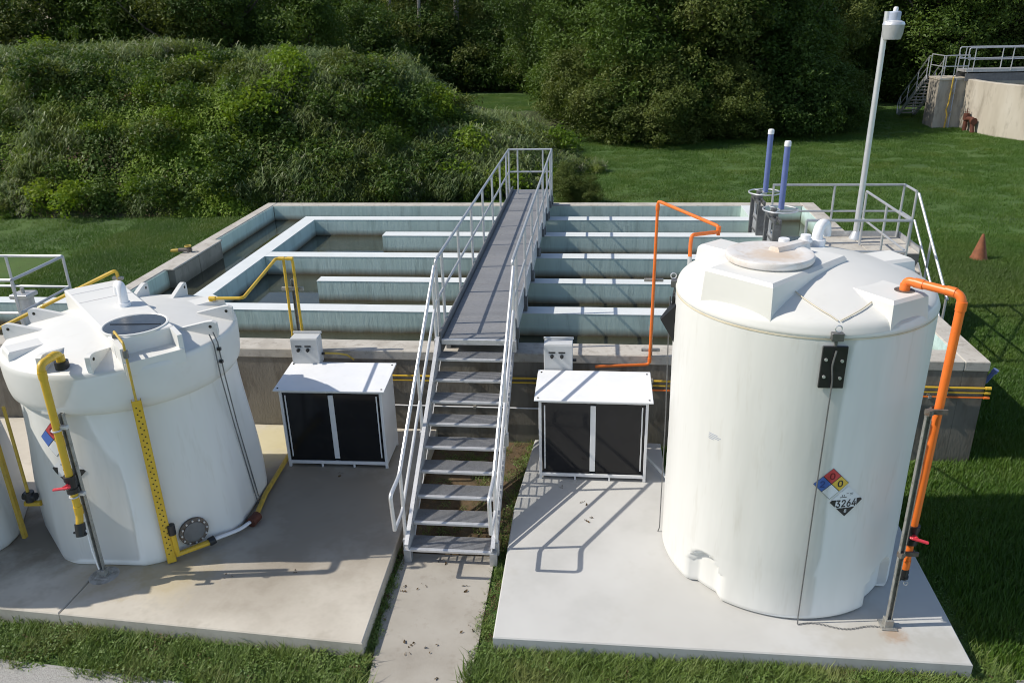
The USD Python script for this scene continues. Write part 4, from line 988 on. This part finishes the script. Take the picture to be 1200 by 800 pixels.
# ------------------------------------------------------------------ the round tank far right
CC, RC = V(25.1, 42.4), 7.2
cl = Thing('round_tank', 'large round weathered concrete tank at the far right', 'tank', (*CC, 0))
w_ = cl.add('wall', lathe([(RC, -.5), (RC, 2.28), (RC - .02, 2.30), (RC - .33, 2.30), (RC - .35, 2.28), (RC - .35, .5)], CC, 120), 'concrete_far', smooth=40)
cl.add('water', lathe([(RC - .36, 1.9), (0, 1.9)], CC, 60), 'pond_water')
bk = Thing('concrete_pier', 'rectangular concrete pier against the round tank, stairs on its far side', 'pier', (16.9, 43.3, 0))
bpoly = [(16.60, 42.96), (17.95, 43.12), (18.3, 43.2), (18.3, 44.9), (16.76, 44.70)]
bk.add('block', prism(bpoly, -.4, 2.26), 'concrete_pier', smooth=False)
bk.add('cap', prism([(16.57, 42.92), (17.97, 43.08), (18.33, 43.15), (18.33, 44.95), (16.73, 44.74)], 2.26, 2.34), 'concrete_far', smooth=False)
hs = Thing('hose', 'yellow hose hanging down the shaded face of the concrete pier', 'hose', (16.9, 42.3, 0))
hs.add('hose', tube(rounded([V(17.3, 43.1, 2.38), V(17.22, 42.93, 2.40), V(17.20, 42.95, 1.1), V(17.12, 42.95, .9), V(17.22, 42.93, .6), V(17.18, 42.93, -.05)], .1), .032, 8), 'yellow_dirty')
hs = Thing('pipe', 'thin blue grey pipe up the shaded face of the concrete pier', 'pipe', (16.95, 42.2, 0))
hs.add('pipe', tube([V(17.38, 42.99, -.1), V(17.38, 42.99, 2.3)], .028, 8), 'fan_blue')
for z in (.7, 1.6):
    hs.add('clip', bx(17.33, 17.43, 42.95, 43.06, z, z + .08), 'strut_steel', smooth=False)
hy = Thing('hydrant', 'rust red hydrant pipework at the foot of the round tank', 'hydrant', (17.3, 41.2, 0))
hy.add('riser', tube(rounded([V(17.72, 41.9, -.2), V(17.72, 41.9, .55), V(17.76, 41.3, .62), V(17.78, 41.1, -.2)], .1), .10, 12), 'rust_red')
hy.add('valve', cat(cyl(V(17.72, 41.9, .5), V(17.72, 41.9, .80), .14, 12), cyl(V(17.76, 41.28, .52), V(17.78, 41.12, .52), .16, 12)), 'rust_red')
hy.add('wheel', cat(ring((17.72, 41.9, .86), .10, .015, 14, 6), cyl(V(17.72, 41.9, .8), V(17.72, 41.9, 1.05), .02, 8)), 'rust_red')
ts = Thing('stairs', 'distant metal stairs with railings climbing the concrete pier', 'stairs', (17.0, 46.5, 0))
top_, foot_ = V(17.05, 44.75, 2.30), V(17.15, 48.35, -.05)
for dx in (-.42, .42):
    ts.add('stringer', bar(top_ + [dx, 0, 0], foot_ + [dx, 0, 0], .05, .24), 'galvanised', smooth=False)
    ts.add('handrail', tube(rounded([top_ + [dx, -.2, 1.0], top_ + [dx, 0, 1.0], foot_ + [dx, 0, 1.0], foot_ + [dx, .25, .6], foot_ + [dx, .1, .1]], .15), .028, 8), 'galvanised')
    ts.add('middle_rail', tube([top_ + [dx, 0, .52], foot_ + [dx, 0, .52]], .022, 8), 'galvanised')
    for t in (.02, .35, .68, .97):
        p = top_ * (1 - t) + foot_ * t + [dx, 0, 0]; ts.add('post', tube([p, p + V(0, 0, 1.0)], .026, 8), 'galvanised')
for k in range(11):
    p = top_ * (1 - (k + 1) / 12) + foot_ * (k + 1) / 12; ts.add('tread', bx(p[0] - .40, p[0] + .40, p[1] - .13, p[1] + .13, p[2] - .02, p[2] + .02), 'concrete_far', smooth=False)
rl = Thing('guard_rail', 'grey guard rail on top of the concrete pier beside the round tank', 'railing', (17, 43.3, 2.3))
for h in (1.05, .55):
    rl.add('rail', tube([V(16.72, 44.7, 2.34 + h), V(16.66, 43.0, 2.34 + h), V(17.9, 43.14, 2.34 + h)], .026, 8), 'galvanised')
for x, y in ((16.72, 44.7), (16.66, 43.0), (17.25, 43.07), (17.9, 43.14), (18.0, 44.6)):
    rl.add('post', tube([V(x, y, 2.34), V(x, y, 3.39)], .026, 8), 'galvanised')
br = Thing('footbridge', 'railed metal footbridge spanning the top of the round tank', 'bridge', (20.5, 42.4, 2.5))
b0, b1 = V(17.75, 43.5, 2.68), V(30, 43.7, 2.68)
br.add('deck', bar(b0, b1, 1.1, .12), 'galvanised', smooth=False)
for dy in (-.55, .55):
    o = V(0, dy, 0); br.add('beam', bar(b0 + o - V(0, 0, .30), b1 + o - V(0, 0, .30), .06, .36), 'channel_dark', smooth=False)
    br.add('rail', tube(rounded([b0 + o + V(.35, 0, .5), b0 + o + V(0, 0, .6), b0 + o + V(0, 0, 1.05), b1 + o + V(0, 0, 1.05)], .12), .03, 8), 'galvanised')
    br.add('rail', tube([b0 + o + V(0, 0, .52), b1 + o + V(0, 0, .52)], .025, 8), 'galvanised')
    for k in range(7):
        p = b0 * (1 - k / 7) + b1 * k / 7 + o + V(.3, 0, 0); br.add('post', tube([p, p + V(0, 0, 1.05)], .027, 8), 'galvanised')

# ------------------------------------------------------------------ plants
def blades(n, rad, h0, h1, width, bend=.5, segs=3, seed=0, spread=.35):
    """A tuft: curved tapering blades from a disc of radius rad."""
    g = np.random.default_rng(seed); v, f = [], []
    for _ in range(n):
        a, r = g.uniform(0, 2 * PI), rad * math.sqrt(g.uniform()); c = V(r * math.cos(a), r * math.sin(a), -.01)
        d = g.uniform(0, 2 * PI); u = V(math.cos(d), math.sin(d), 0); s = V(-u[1], u[0], 0); h = g.uniform(h0, h1); b = bend * g.uniform(.3, 1) * h; sp = g.uniform(0, spread) * h
        w = width * g.uniform(.7, 1.3); k0 = len(v)
        for k in range(segs):
            t = k / segs; p = c + u * (sp * t + b * t * t) + V(0, 0, h * (t - .28 * t * t * b / max(h, 1e-6)))
            ww = w * (1 - t) ** .6 * .5; v += [p - s * ww, p + s * ww]
        t = 1; v.append(c + u * (sp + b) + V(0, 0, h * (1 - .28 * b / h)))
        for k in range(segs - 1):
            q_ = k0 + 2 * k; f += [[q_, q_ + 1, q_ + 3], [q_, q_ + 3, q_ + 2]]
        q_ = k0 + 2 * (segs - 1); f.append([q_, q_ + 1, q_ + 2])
    return np.array(v), np.array(f)


def leaves(centres, normals, size, seed=0, aspect=.5, jitter=.9, droop=.2):
    """One folded four-point leaf per centre."""
    g = np.random.default_rng(seed); n = len(centres)
    d = normals + g.normal(0, jitter, (n, 3)); d /= np.linalg.norm(d, axis=1, keepdims=True)
    t = np.cross(d, g.normal(0, 1, (n, 3))); t[:, 2] -= droop; t -= d * (t * d).sum(1, keepdims=True); t /= np.linalg.norm(t, axis=1, keepdims=True) + 1e-9
    s = np.cross(d, t); L = (size * g.uniform(.6, 1.35, n))[:, None]; W = L * aspect
    a, b = centres - t * L * .5, centres + t * L * .5
    l, r = centres - s * W * .5 + d * L * .10, centres + s * W * .5 + d * L * .10
    v = np.stack([a, l, b, r], 1).reshape(-1, 3); k = np.arange(n) * 4
    f = np.concatenate([np.stack([k, k + 2, k + 1], 1), np.stack([k, k + 3, k + 2], 1)])
    return v, f


def crown(lobes, clumps, per, leaf, clump_r, seed, aspect=.5):
    """Leaf clumps on the surfaces of ellipsoid lobes (cx, cy, cz, rx, ry, rz)."""
    g = np.random.default_rng(seed); L = np.array(lobes, float); sub = []
    for x_, y_, z_, a_, b_, c_ in lobes:                       # smaller billows on every main lobe
        for _ in range(5):
            d = g.normal(0, 1, 3); d[2] = abs(d[2]) * .8 - .1; d /= np.linalg.norm(d); r_ = g.uniform(.34, .52)
            sub.append((x_ + d[0] * a_ * .8, y_ + d[1] * b_ * .8, z_ + d[2] * c_ * .8, a_ * r_, b_ * r_, c_ * r_ * .85))
    L = np.vstack([L * [1, 1, 1, .86, .86, .86], np.array(sub)]); area = (L[:, 3] * L[:, 4] + L[:, 3] * L[:, 5] + L[:, 4] * L[:, 5]); area /= area.sum()
    k = g.choice(len(L), clumps, p=area); d = g.normal(0, 1, (clumps, 3)); d /= np.linalg.norm(d, axis=1, keepdims=True)
    rad = 1 - np.abs(g.normal(0, .16, clumps)); rad += (meshkit.noise(d * 2.6 + k[:, None] * 7.1, seed) - .5) * .5
    c = L[k, :3] + d * L[k, 3:] * rad[:, None]; ok = c[:, 2] > .12; c, d = c[ok], d[ok]
    cc = np.repeat(c, per, 0) + g.normal(0, 1, (len(c) * per, 3)) * clump_r * np.array([1, 1, .75]); nn = np.repeat(d, per, 0) + V(0, 0, .7)
    cc[:, 2] = np.maximum(cc[:, 2], .03)
    return leaves(cc, nn, leaf, seed + 1, aspect)


def trunk_mesh(h, r, lean, branches, seed):
    g = np.random.default_rng(seed); zs = np.linspace(-.2, h, 8); P = [V(lean[0] * (z / h) ** 1.5 + .05 * math.sin(z * 2), lean[1] * (z / h) ** 1.5, z) for z in zs]
    ms = [tube(P, np.linspace(r, r * .4, 8), 8)]
    for k in range(branches):
        t = g.uniform(.35, .9); i_ = int(t * 7); a = g.uniform(0, 2 * PI); L = h * g.uniform(.25, .45); p = P[i_]
        ms.append(tube([p, p + V(math.cos(a) * L * .5, math.sin(a) * L * .5, L * .35), p + V(math.cos(a) * L * .9, math.sin(a) * L * .9, L * .8)], [r * .4, r * .25, r * .08], 6))
    return cat(*ms)


def tree(name, label, lobes, clumps, per, leaf, clump_r, mat, seed, trunk, group=None, category='tree', aspect=.5):
    t = Thing(name, label, category, (0, 0, 0), group=group)
    t.add('trunk', trunk_mesh(*trunk, seed), 'bark')
    t.add('crown', trimesh.Trimesh(*crown(lobes, clumps, per, leaf, clump_r, seed, aspect), process=False), mat, smooth=False)
    return t


BIG1 = [(0, 0, 3.0, 2.6, 2.4, 2.9), (1.3, .5, 5.4, 2.0, 2.0, 2.3), (-1.4, -.2, 5.0, 1.9, 1.8, 2.2), (.2, -1.4, 1.8, 2.2, 1.6, 1.9), (-1.6, -.8, 1.5, 1.6, 1.5, 1.6), (1.8, -.8, 1.4, 1.6, 1.4, 1.5), (0, .4, 7.0, 1.6, 1.6, 1.7)]
BIG2 = [(0, 0, 3.6, 2.2, 2.2, 3.2), (-1.2, .6, 6.0, 2.1, 1.9, 2.2), (1.4, -.3, 4.6, 1.9, 2.0, 2.0), (0, -1.3, 2.0, 2.4, 1.5, 2.0), (1.7, -.6, 1.4, 1.5, 1.5, 1.5), (.4, .2, 7.6, 1.8, 1.7, 1.8)]
SHRUB = [(0, 0, 1.6, 1.7, 1.6, 1.7), (1.1, -.2, 1.3, 1.2, 1.2, 1.4), (-1.1, .2, 1.2, 1.3, 1.2, 1.3), (.2, -.9, .9, 1.5, 1.1, 1.0), (.1, .1, 2.9, 1.1, 1.1, 1.1)]
WG = 'trees of the woodland behind the site'
t1 = tree('broadleaf_tree', 'dense bushy tree at the left end of the right hand thicket, by the walkway end', BIG1, 1350, 30, .17, .22, 'leaf_mid', 3, (6, .18, (.4, .2), 9))
t2 = tree('broadleaf_tree', 'broad dark tree directly behind the two blue stem covers', BIG2, 1350, 30, .16, .22, 'leaf_dark', 5, (7, .2, (-.3, .2), 9))
t3 = tree('shrub', 'olive green shrub leaning out at the front of the thicket beyond the lawn', SHRUB, 560, 32, .13, .15, 'leaf_olive', 8, (2.2, .07, (.2, 0), 7), category='shrub')
t4 = tree('shrub', 'dark rounded shrub deep in the gap between bank and thicket', SHRUB, 560, 32, .14, .16, 'leaf_dark', 9, (2.2, .07, (-.2, .1), 7), category='shrub')
t5 = tree('broadleaf_tree', 'leafy yellowish tree rising behind the lamp post', BIG1, 1350, 28, .16, .20, 'leaf_olive', 14, (6.5, .18, (.1, .3), 9))
place(t1, (2.4, 41.0, -.1), 10, (1.12, 1.1, 1.0)); place(t2, (7.6, 42.2, -.1), 70, (1.25, 1.2, 1.08)); place(t3, (1.1, 39.2, -.05), 0, (1.15, 1.15, 1.0)); place(t4, (-8.5, 67.5, -.05), 0, (1.5, 1.4, 1.5)); place(t5, (10.8, 46.2, -.1), 0, (1.0, 1.0, .95))
more = [  # source, x, y, rotation, scale, label
    (t5, 4.6, 41.0, 130, 1.08, 'tall olive tree between the walkway end and the blue stem covers'),
    (t1, 9.6, 43.6, 200, .90, 'mid green tree left of the lamp post top'),
    (t3, 3.2, 38.6, 80, 1.0, 'low olive shrub at the thicket foot behind the thin orange pipe'),
    (t3, 6.3, 39.4, 200, .95, 'low spreading shrub at the thicket foot left of the blue stem covers'),
    (t4, 9.2, 40.6, 20, 1.1, 'dark low shrub at the thicket foot right of the blue stem covers'),
    (t4, 11.6, 42.6, 110, .95, 'dark low shrub at the shaded thicket foot behind the lamp post'),
    (t1, -.6, 46.5, 300, 1.1, 'broad tree at the thicket edge beside the grassy gap'),
    (t2, -2.9, 53.0, 40, 1.1, 'dark tree at the far end of the grassy gap'),
    (t3, -.9, 43.2, 160, 1.15, 'bushy olive shrub at the right side of the grassy gap'),
    (t2, 14.6, 55.5, 250, 1.25, 'dark tree behind the stairs of the concrete pier'),
    (t1, 20.5, 54.0, 140, 1.35, 'tree standing above the footbridge of the round tank'),
    (t5, 25.5, 56.0, 60, 1.3, 'tree at the far right picture edge beyond the round tank'),
    (t4, 19.2, 55.5, 0, 1.4, 'dark shrub just behind the pier railing')]
for src, x, y, rz, s, lab in more:
    copy_of(src, 'shrub' if src in (t3, t4) else 'broadleaf_tree', lab, 'shrub' if src in (t3, t4) else 'tree', (x, y, -.08), rz, (s, s, s * .96))
gap = [(t4, -13.5, 67.5, 40, 1.8), (t4, -5.5, 67.5, 90, 1.7), (t3, -11.2, 68.5, 10, 1.9), (t3, -3.5, 66, 250, 1.8), (t4, -17.5, 63, 150, 1.9), (t3, -20.5, 58, 60, 1.7), (t4, -1.0, 61, 10, 1.7), (t3, -16, 68, 80, 1.9), (t3, -7, 70, 200, 2.0)]
for k, (src, x, y, rz, s) in enumerate(gap):
    copy_of(src, 'shrub', 'leafy shrub under the pale trunks at the back of the grassy gap', 'shrub', (x, y, -.08), rz, (s, s, s), group='shrubs under the pale trunks')
g2 = np.random.default_rng(21)
srcs = (t2, t1, t5)
for k, x in enumerate(np.arange(-49, -15.5, 3.3)):     # row behind the grassy bank
    s = g2.uniform(1.0, 1.25)
    copy_of(srcs[k % 3], 'broadleaf_tree', 'dense woodland tree rising behind the crest of the grassy bank', 'tree', (x + g2.uniform(-.6, .6), 43 + g2.uniform(-1, 2.5) - (x + 12) * .02, .2), g2.uniform(0, 360), (s, s, s), group='woodland trees behind the grassy bank')
for row, (y0, n) in enumerate(((76, 15), (84, 15))):   # back rows that close the wood
    for k in range(n):
        x = -48 + k * 6.2 + row * 3 + g2.uniform(-1, 1); s = g2.uniform(1.3, 1.7)
        copy_of(srcs[(k + row) % 3], 'broadleaf_tree', 'shaded tree in the back rows of the woodland', 'tree', (x, y0 + g2.uniform(-2, 2), -.1), g2.uniform(0, 360), (s, s, s), group='back rows of the woodland')
for k in range(9):
    x = 14 + k * 3.6; s = g2.uniform(1.2, 1.6)
    copy_of(srcs[k % 3], 'broadleaf_tree', 'shaded woodland tree behind the round tank and thicket', 'tree', (x + g2.uniform(-1, 1), 60 + g2.uniform(-1.5, 2), -.1), g2.uniform(0, 360), (s, s, s), group='woodland trees behind the round tank')
for k, (x, y) in enumerate(((2.5, 46), (6, 47.5), (10, 49), (-.5, 50.5), (4.5, 53))):
    s = g2.uniform(1.1, 1.3)
    copy_of(srcs[k % 3], 'broadleaf_tree', 'dense tree inside the right hand thicket behind its front trees', 'tree', (x, y, -.1), g2.uniform(0, 360), (s, s, s), group='inner trees of the thicket')


def palm(name, label, h, r, seed):
    t = Thing(name, label, 'palm', (0, 0, 0)); g = np.random.default_rng(seed)
    zs = np.linspace(-.2, h, 14); t.add('trunk', tube([V(.06 * math.sin(z * .7 + seed), .04 * math.cos(z * .6), z) for z in zs], r * (1 + .06 * np.cos(np.arange(14) * 2.6)) * np.linspace(1.15, .85, 14), 10), 'bark_pale')
    v, f = [], []
    for k in range(22):
        a, e = g.uniform(0, 2 * PI), g.uniform(-.5, 1.1); u = V(math.cos(a), math.sin(a), 0)
        for j in range(26):
            s_ = (j + 1) / 26; p = V(0, 0, h) + u * s_ * 2.0 * math.cos(e * .6) + V(0, 0, 2.0 * (math.sin(e) * s_ - .55 * s_ * s_)); side = V(-u[1], u[0], 0) * (1 if j % 2 else -1)
            q_ = len(v); L = .62 * (1 - .5 * s_); v += [p, p + side * L + u * .25 + V(0, 0, -.22), p + u * .07]; f.append([q_, q_ + 1, q_ + 2])
    t.add('crown', trimesh.Trimesh(np.array(v), np.array(f), process=False), 'leaf_palm', smooth=False); return t


p1 = palm('palm_tree', 'pale slim palm trunk left of the others above the gap', 9.5, .14, 2)
place(p1, (-14.2, 67, -.1))
for x, y, s, lab in ((-9.2, 70.0, 1.12, 'pale palm trunk above the middle of the grassy gap'), (-5.6, 69.0, 1.0, 'left of the twin palm trunks at the right of the gap'), (-4.75, 70.2, 1.0, 'right of the twin palm trunks at the right of the gap'), (-16.8, 68, 1.05, 'faint palm trunk above the crest of the bank'), (-1.6, 68, .9, 'slim dark palm trunk above the thicket edge'), (-11.6, 69, 1.6, 'thick ivy covered trunk above the grassy gap')):
    copy_of(p1, 'palm_tree', lab, 'palm', (x, y, -.1), 40 * s, (s, s, 1.0))

# stuff: bank vegetation, lawn, weeds
def on_bank(n, xr, yr, seed, keep):
    g = np.random.default_rng(seed); x, y = g.uniform(*xr, n), g.uniform(*yr, n); z = bank_h(x, y); ok = (z > -.02) & keep(x, y, g.uniform(0, 1, n)); return np.stack([x, y, z - .04], 1)[ok]


base_y = lambda x: np.interp(x, [-60, -20, -12, -6, 1], [23.2, 23.4, 23.5, 25.3, 26.0])
def patch(x, y): return meshkit.fbm(np.stack([x * .22, y * .28, x * 0], -1), 3, 3)


def grassy(x, y, u):
    """Where the reeds stand: the right end, the foot and patches elsewhere."""
    fine = meshkit.noise(np.stack([x * .9, y * .9, x * 0], -1), 31) - .5
    w = np.clip((x + 12.5 + 7 * fine) / 5, 0, .84) + np.clip(1.0 - (y - base_y(x)) / 1.4, 0, .7) * np.clip((x + 17) / 4, 0, 1) + np.clip((patch(x, y) + .35 * fine - .56) * 6, 0, .8) + np.clip((-17 - x) / 5, 0, .75) * np.clip((y - 27.5) / 2, 0, 1)
    w = w - 1.1 * np.clip((meshkit.noise(np.stack([x * .42, y * .5, x * 0], -1), 77) - .62) * 6, 0, 1)
    return w


def cane(n, rad, h0, h1, ll, seed):
    """A clump of leafy canes: stalks with arching blades at several heights."""
    g = np.random.default_rng(seed); v, f = [], []
    for _ in range(n):
        a, r = g.uniform(0, 2 * PI), rad * math.sqrt(g.uniform()); p = V(r * math.cos(a), r * math.sin(a), 0); H = g.uniform(h0, h1); ln = g.normal(0, .16, 2) * H
        for k in range(g.integers(6, 9)):
            t = g.uniform(.15, 1); q = p + V(ln[0] * t, ln[1] * t, H * t); d = g.uniform(0, 2 * PI); u = V(math.cos(d), math.sin(d), 0); s_ = V(-u[1], u[0], 0); L = ll * g.uniform(.6, 1.3); w = g.uniform(.010, .018); e = g.uniform(.3, 1.1); k0 = len(v)
            m1, m2 = q + u * L * .45 + V(0, 0, L * .5 * e), q + u * L * .95 + V(0, 0, L * (.5 * e - g.uniform(.1, .5)))
            v += [q - s_ * w * .6, q + s_ * w * .6, m1 - s_ * w, m1 + s_ * w, m2]; f += [[k0, k0 + 1, k0 + 3], [k0, k0 + 3, k0 + 2], [k0 + 2, k0 + 3, k0 + 4]]
    return np.array(v), np.array(f)


reeds = [(cane(15, .34, .45, .95, .36, 30 + k), 'reed_leaf') for k in range(3)] + [(cane(15, .34, .4, .85, .32, 40 + k), 'reed_green') for k in range(2)] + [(cane(9, .34, .5, 1.0, .22, 48), 'reed_pale')]
P = on_bank(19000, (-34, .9), (22.8, 37), 51, lambda x, y, u: (u < grassy(x, y, u)) & (y < base_y(x) + 13))
g = np.random.default_rng(52); sc = g.uniform(.55, 1.15, len(P)) * (.55 + .45 * np.clip((P[:, 1] - base_y(P[:, 0])) / 1.2, 0, 1)) * np.interp(P[:, 0], [-3, .3], [1, .5])
scatter('tall_grass', 'tall blue green reed grass covering the bank behind the basin', 'tall grass', reeds, P, sc, g.uniform(0, 2 * PI, len(P)), g.uniform(-.25, .25, len(P)), pick=np.where(g.uniform(0, 1, len(P)) < .10, 5, np.where(g.uniform(0, 1, len(P)) < np.interp(P[:, 0], [-16, -9], [.3, .55]), g.integers(0, 3, len(P)), g.integers(3, 5, len(P)))))


def leaf_tuft(n, rad, h, size, seed, aspect=.7):
    g = np.random.default_rng(seed); d = g.normal(0, 1, (n, 3)); d[:, 2] = np.abs(d[:, 2]); d /= np.linalg.norm(d, axis=1, keepdims=True)
    return leaves(d * V(rad, rad, h) * g.uniform(.55, 1, (n, 1)), d + V(0, 0, .8), size, seed, aspect, .5)


vines = [(leaf_tuft(130, .42, .36, .085, 60 + k), 'vine_leaf') for k in range(3)] + [(leaf_tuft(120, .42, .75, .09, 66), 'leaf_mid'), (leaf_tuft(90, .36, .6, .09, 67), 'leaf_olive'), (leaf_tuft(60, .4, .5, .07, 68), 'weed_brown')]
P = on_bank(15000, (-34, .4), (22.9, 37), 53, lambda x, y, u: (u < np.clip(1.15 - grassy(x, y, u) * .95, .06, 1)) & (y < base_y(x) + 13))
g = np.random.default_rng(54)
scatter('ground_vines', 'bright green creeping vines in patches over the bank', 'vines', vines, P, (g.uniform(.6, 1.2, len(P)) + .9 * np.clip(meshkit.noise(P * .7, 4) - .6, 0, 1) * 2) * (.4 + .6 * np.clip((P[:, 1] - base_y(P[:, 0])) / 1.5, 0, 1)), g.uniform(0, 2 * PI, len(P)), pick=np.where(meshkit.noise(P * .55, 9) + g.normal(0, .1, len(P)) > .53, np.where(g.uniform(0, 1, len(P)) < .14, 5, g.integers(3, 5, len(P))), g.integers(0, 3, len(P))))
small = [(crown([(0, 0, .35, .45, .42, .4), (.3, .1, .3, .35, .3, .3), (-.25, .2, .45, .3, .3, .35)], 70, 14, .085, .09, 130 + k, .6), ('leaf_mid', 'leaf_dark', 'leaf_olive', 'vine_leaf')[k]) for k in range(4)]
P = on_bank(420, (-32, -1.5), (23.6, 33), 57, lambda x, y, u: (u < .75) & (y < base_y(x) + 9))
g = np.random.default_rng(58)
scatter('bank_bushes', 'low dark bushes dotted through the tall grass of the bank', 'bushes', small, P, g.uniform(.7, 1.7, len(P)), g.uniform(0, 2 * PI, len(P)))
# a few loose bushes on the bank and at the walkway end
for k, (x, y, s) in enumerate(((-.35, 26.0, .26), (-1.0, 26.3, .34))):
    copy_of(t3, 'shrub', ('pale flowering shrub at the end of the bank right of the walkway', 'small olive shrub just behind the walkway end')[k], 'shrub', (x, y, -.05), 90 * k, (s, s, s))

lawn_tuft = [(blades(150, .36, .05, .10, .013, .5, 2, 70 + k, .5), 'blade_mown') for k in range(3)]


def lawn_points(n, xr, yr, seed, keep):
    g = np.random.default_rng(seed); x, y = g.uniform(*xr, n), g.uniform(*yr, n); ok = keep(x, y); x, y = x[ok], y[ok]; return np.stack([x, y, ground_z(x, y) - .005], 1)


def lawn_ok(x, y):
    basin_ = (x > -8.6) & (x < 5.3) & (y > 10) & (y < 19.85); inlet = (x < -8.4) & (y < 12.4); plat = (x > 5.1) & (x < 6.1) & (y > 13.4) & (y < 16.3)
    bank = bank_h(x, np.minimum(y, base_y(x) + 8)) > .12; bank = bank & (y > base_y(x)); rt = ((x - CC[0]) ** 2 + (y - CC[1]) ** 2 < RC ** 2); vis = (x < 2 + y * .62) & (x > -3 - y * .72)
    return ~(basin_ | inlet | plat | bank | rt) & vis


P = np.vstack([lawn_points(9000, (3.7, 16), (6.2, 22), 81, lambda x, y: lawn_ok(x, y) & ((x > 5.25) | ((x > 3.68) & (y < 10.1)))), lawn_points(12000, (-24, 28), (19.8, 52), 82, lawn_ok), lawn_points(4000, (-14, -8.5), (12.4, 24), 83, lawn_ok), lawn_points(1500, (-14, -2), (48, 64), 84, lambda x, y: x > -14)])
g = np.random.default_rng(85); near = np.clip((14 - P[:, 1]) / 6, 0, 1)
scatter('lawn_grass', 'mown green lawn grass around the basin and tanks', 'grass', lawn_tuft, P, np.stack([g.uniform(.9, 1.3, len(P))] * 2 + [g.uniform(.7, 1.4, len(P)) * (1 + .5 * near)], 1), g.uniform(0, 2 * PI, len(P)))

weeds = [(blades(46, .12, .07, .17, .010, .6, 3, 90 + k, .5), 'blade_weed') for k in range(3)] + [(leaf_tuft(60, .14, .11, .026, 95 + k, .6), 'weed_leaf') for k in range(3)] + [(leaf_tuft(34, .12, .08, .03, 99, .6), 'weed_brown')]


def strip(n, poly, seed):
    g = np.random.default_rng(seed); x0, y0, x1, y1 = poly.bounds; x, y = g.uniform(x0, x1, n), g.uniform(y0, y1, n)
    import shapely
    ok = shapely.contains_xy(poly, x, y); x, y = x[ok], y[ok]; return np.stack([x, y, np.minimum(ground_z(x, y), -.02)], 1)


def edge_y(x): return np.interp(x, [-11.5, -5.47, -2.2], [6.35, 6.062, 5.89])


left_strip = Polygon([(-11, 6.31), (-5.47, 6.03), (-2.22, 5.87), (-2.08, 5.3), (-2.1, 5.0), (-3.2, 5.2), (-3.75, 5.40), (-4.6, 5.47), (-5.9, 5.55), (-8, 5.65), (-11, 5.75)])
right_strip = Polygon([(-1.08, 5.0), (-1.12, 5.7), (-1.07, 6.04), (3.56, 6.03), (3.75, 6.4), (3.9, 6.15), (3.8, 5.0)])
P1, P2 = strip(3600, left_strip, 101), strip(3400, right_strip, 102)
P = np.vstack([P1, P2]); g = np.random.default_rng(103)
pk = np.where(np.arange(len(P)) < len(P1), g.choice(7, len(P), p=[.19, .19, .19, .13, .13, .13, .04]), g.choice(7, len(P), p=[.24, .24, .24, .08, .08, .08, .04]))
scatter('weedy_grass', 'weedy grass strip along the front edges of the pads', 'grass', weeds, P, g.uniform(.55, 1.2, len(P)), g.uniform(0, 2 * PI, len(P)), pick=pk)
leaf_litter = [(leaf_tuft(5, .10, .006, .045, 201, .55), 'weed_brown'), (leaf_tuft(3, .12, .006, .04, 202, .5), 'weed_brown')]
g = np.random.default_rng(203)
lx, ly = np.r_[g.uniform(-2.1, -1.15, 9), g.uniform(-.9, 3.4, 7), g.uniform(-5.4, -2.4, 4)], np.r_[g.uniform(5.6, 7.4, 9), g.uniform(6.1, 9.0, 7), g.uniform(6.1, 9.0, 4)]
scatter('fallen_leaves', 'scattered dry brown leaves on the pads and the path', 'leaves', leaf_litter, np.stack([lx, ly, np.where((lx > -2.2) & (lx < -1.1), .008, .166)], 1), g.uniform(.5, 1.1, len(lx)), g.uniform(0, 2 * PI, len(lx)))
gaps = [strip(330, Polygon([(-2.34, 5.9), (-2.12, 5.6), (-2.17, 6.7), (-2.15, 7.5), (-2.27, 7.6)]), 111), strip(260, Polygon([(-1.12, 5.95), (-.93, 6.05), (-.94, 8.3), (-.83, 9.9), (-1.05, 9.9), (-1.1, 7.4)]), 112), strip(150, Polygon([(-2.2, 7.75), (-.9, 7.75), (-.85, 10.15), (-2.2, 10.15)]), 113), strip(60, Polygon([(-.9, 10.0), (1.1, 10.0), (1.1, 10.2), (-.9, 10.2)]), 114), strip(900, Polygon([(3.62, 6.3), (4.6, 6.4), (7.2, 7.4), (7.5, 10.0), (5.3, 10.1), (3.68, 10.1)]), 117), strip(50, Polygon([(.98, 9.22), (1.5, 9.22), (1.5, 10.2), (.98, 10.2)]), 115)]
P = np.vstack(gaps); g = np.random.default_rng(116)
scatter('weeds', 'low leafy weeds in the gaps beside the pads, the path and under the stairs', 'weeds', weeds, P, g.uniform(.35, .85, len(P)), g.uniform(0, 2 * PI, len(P)), pick=g.choice(7, len(P), p=[.08, .08, .08, .17, .17, .17, .25]))
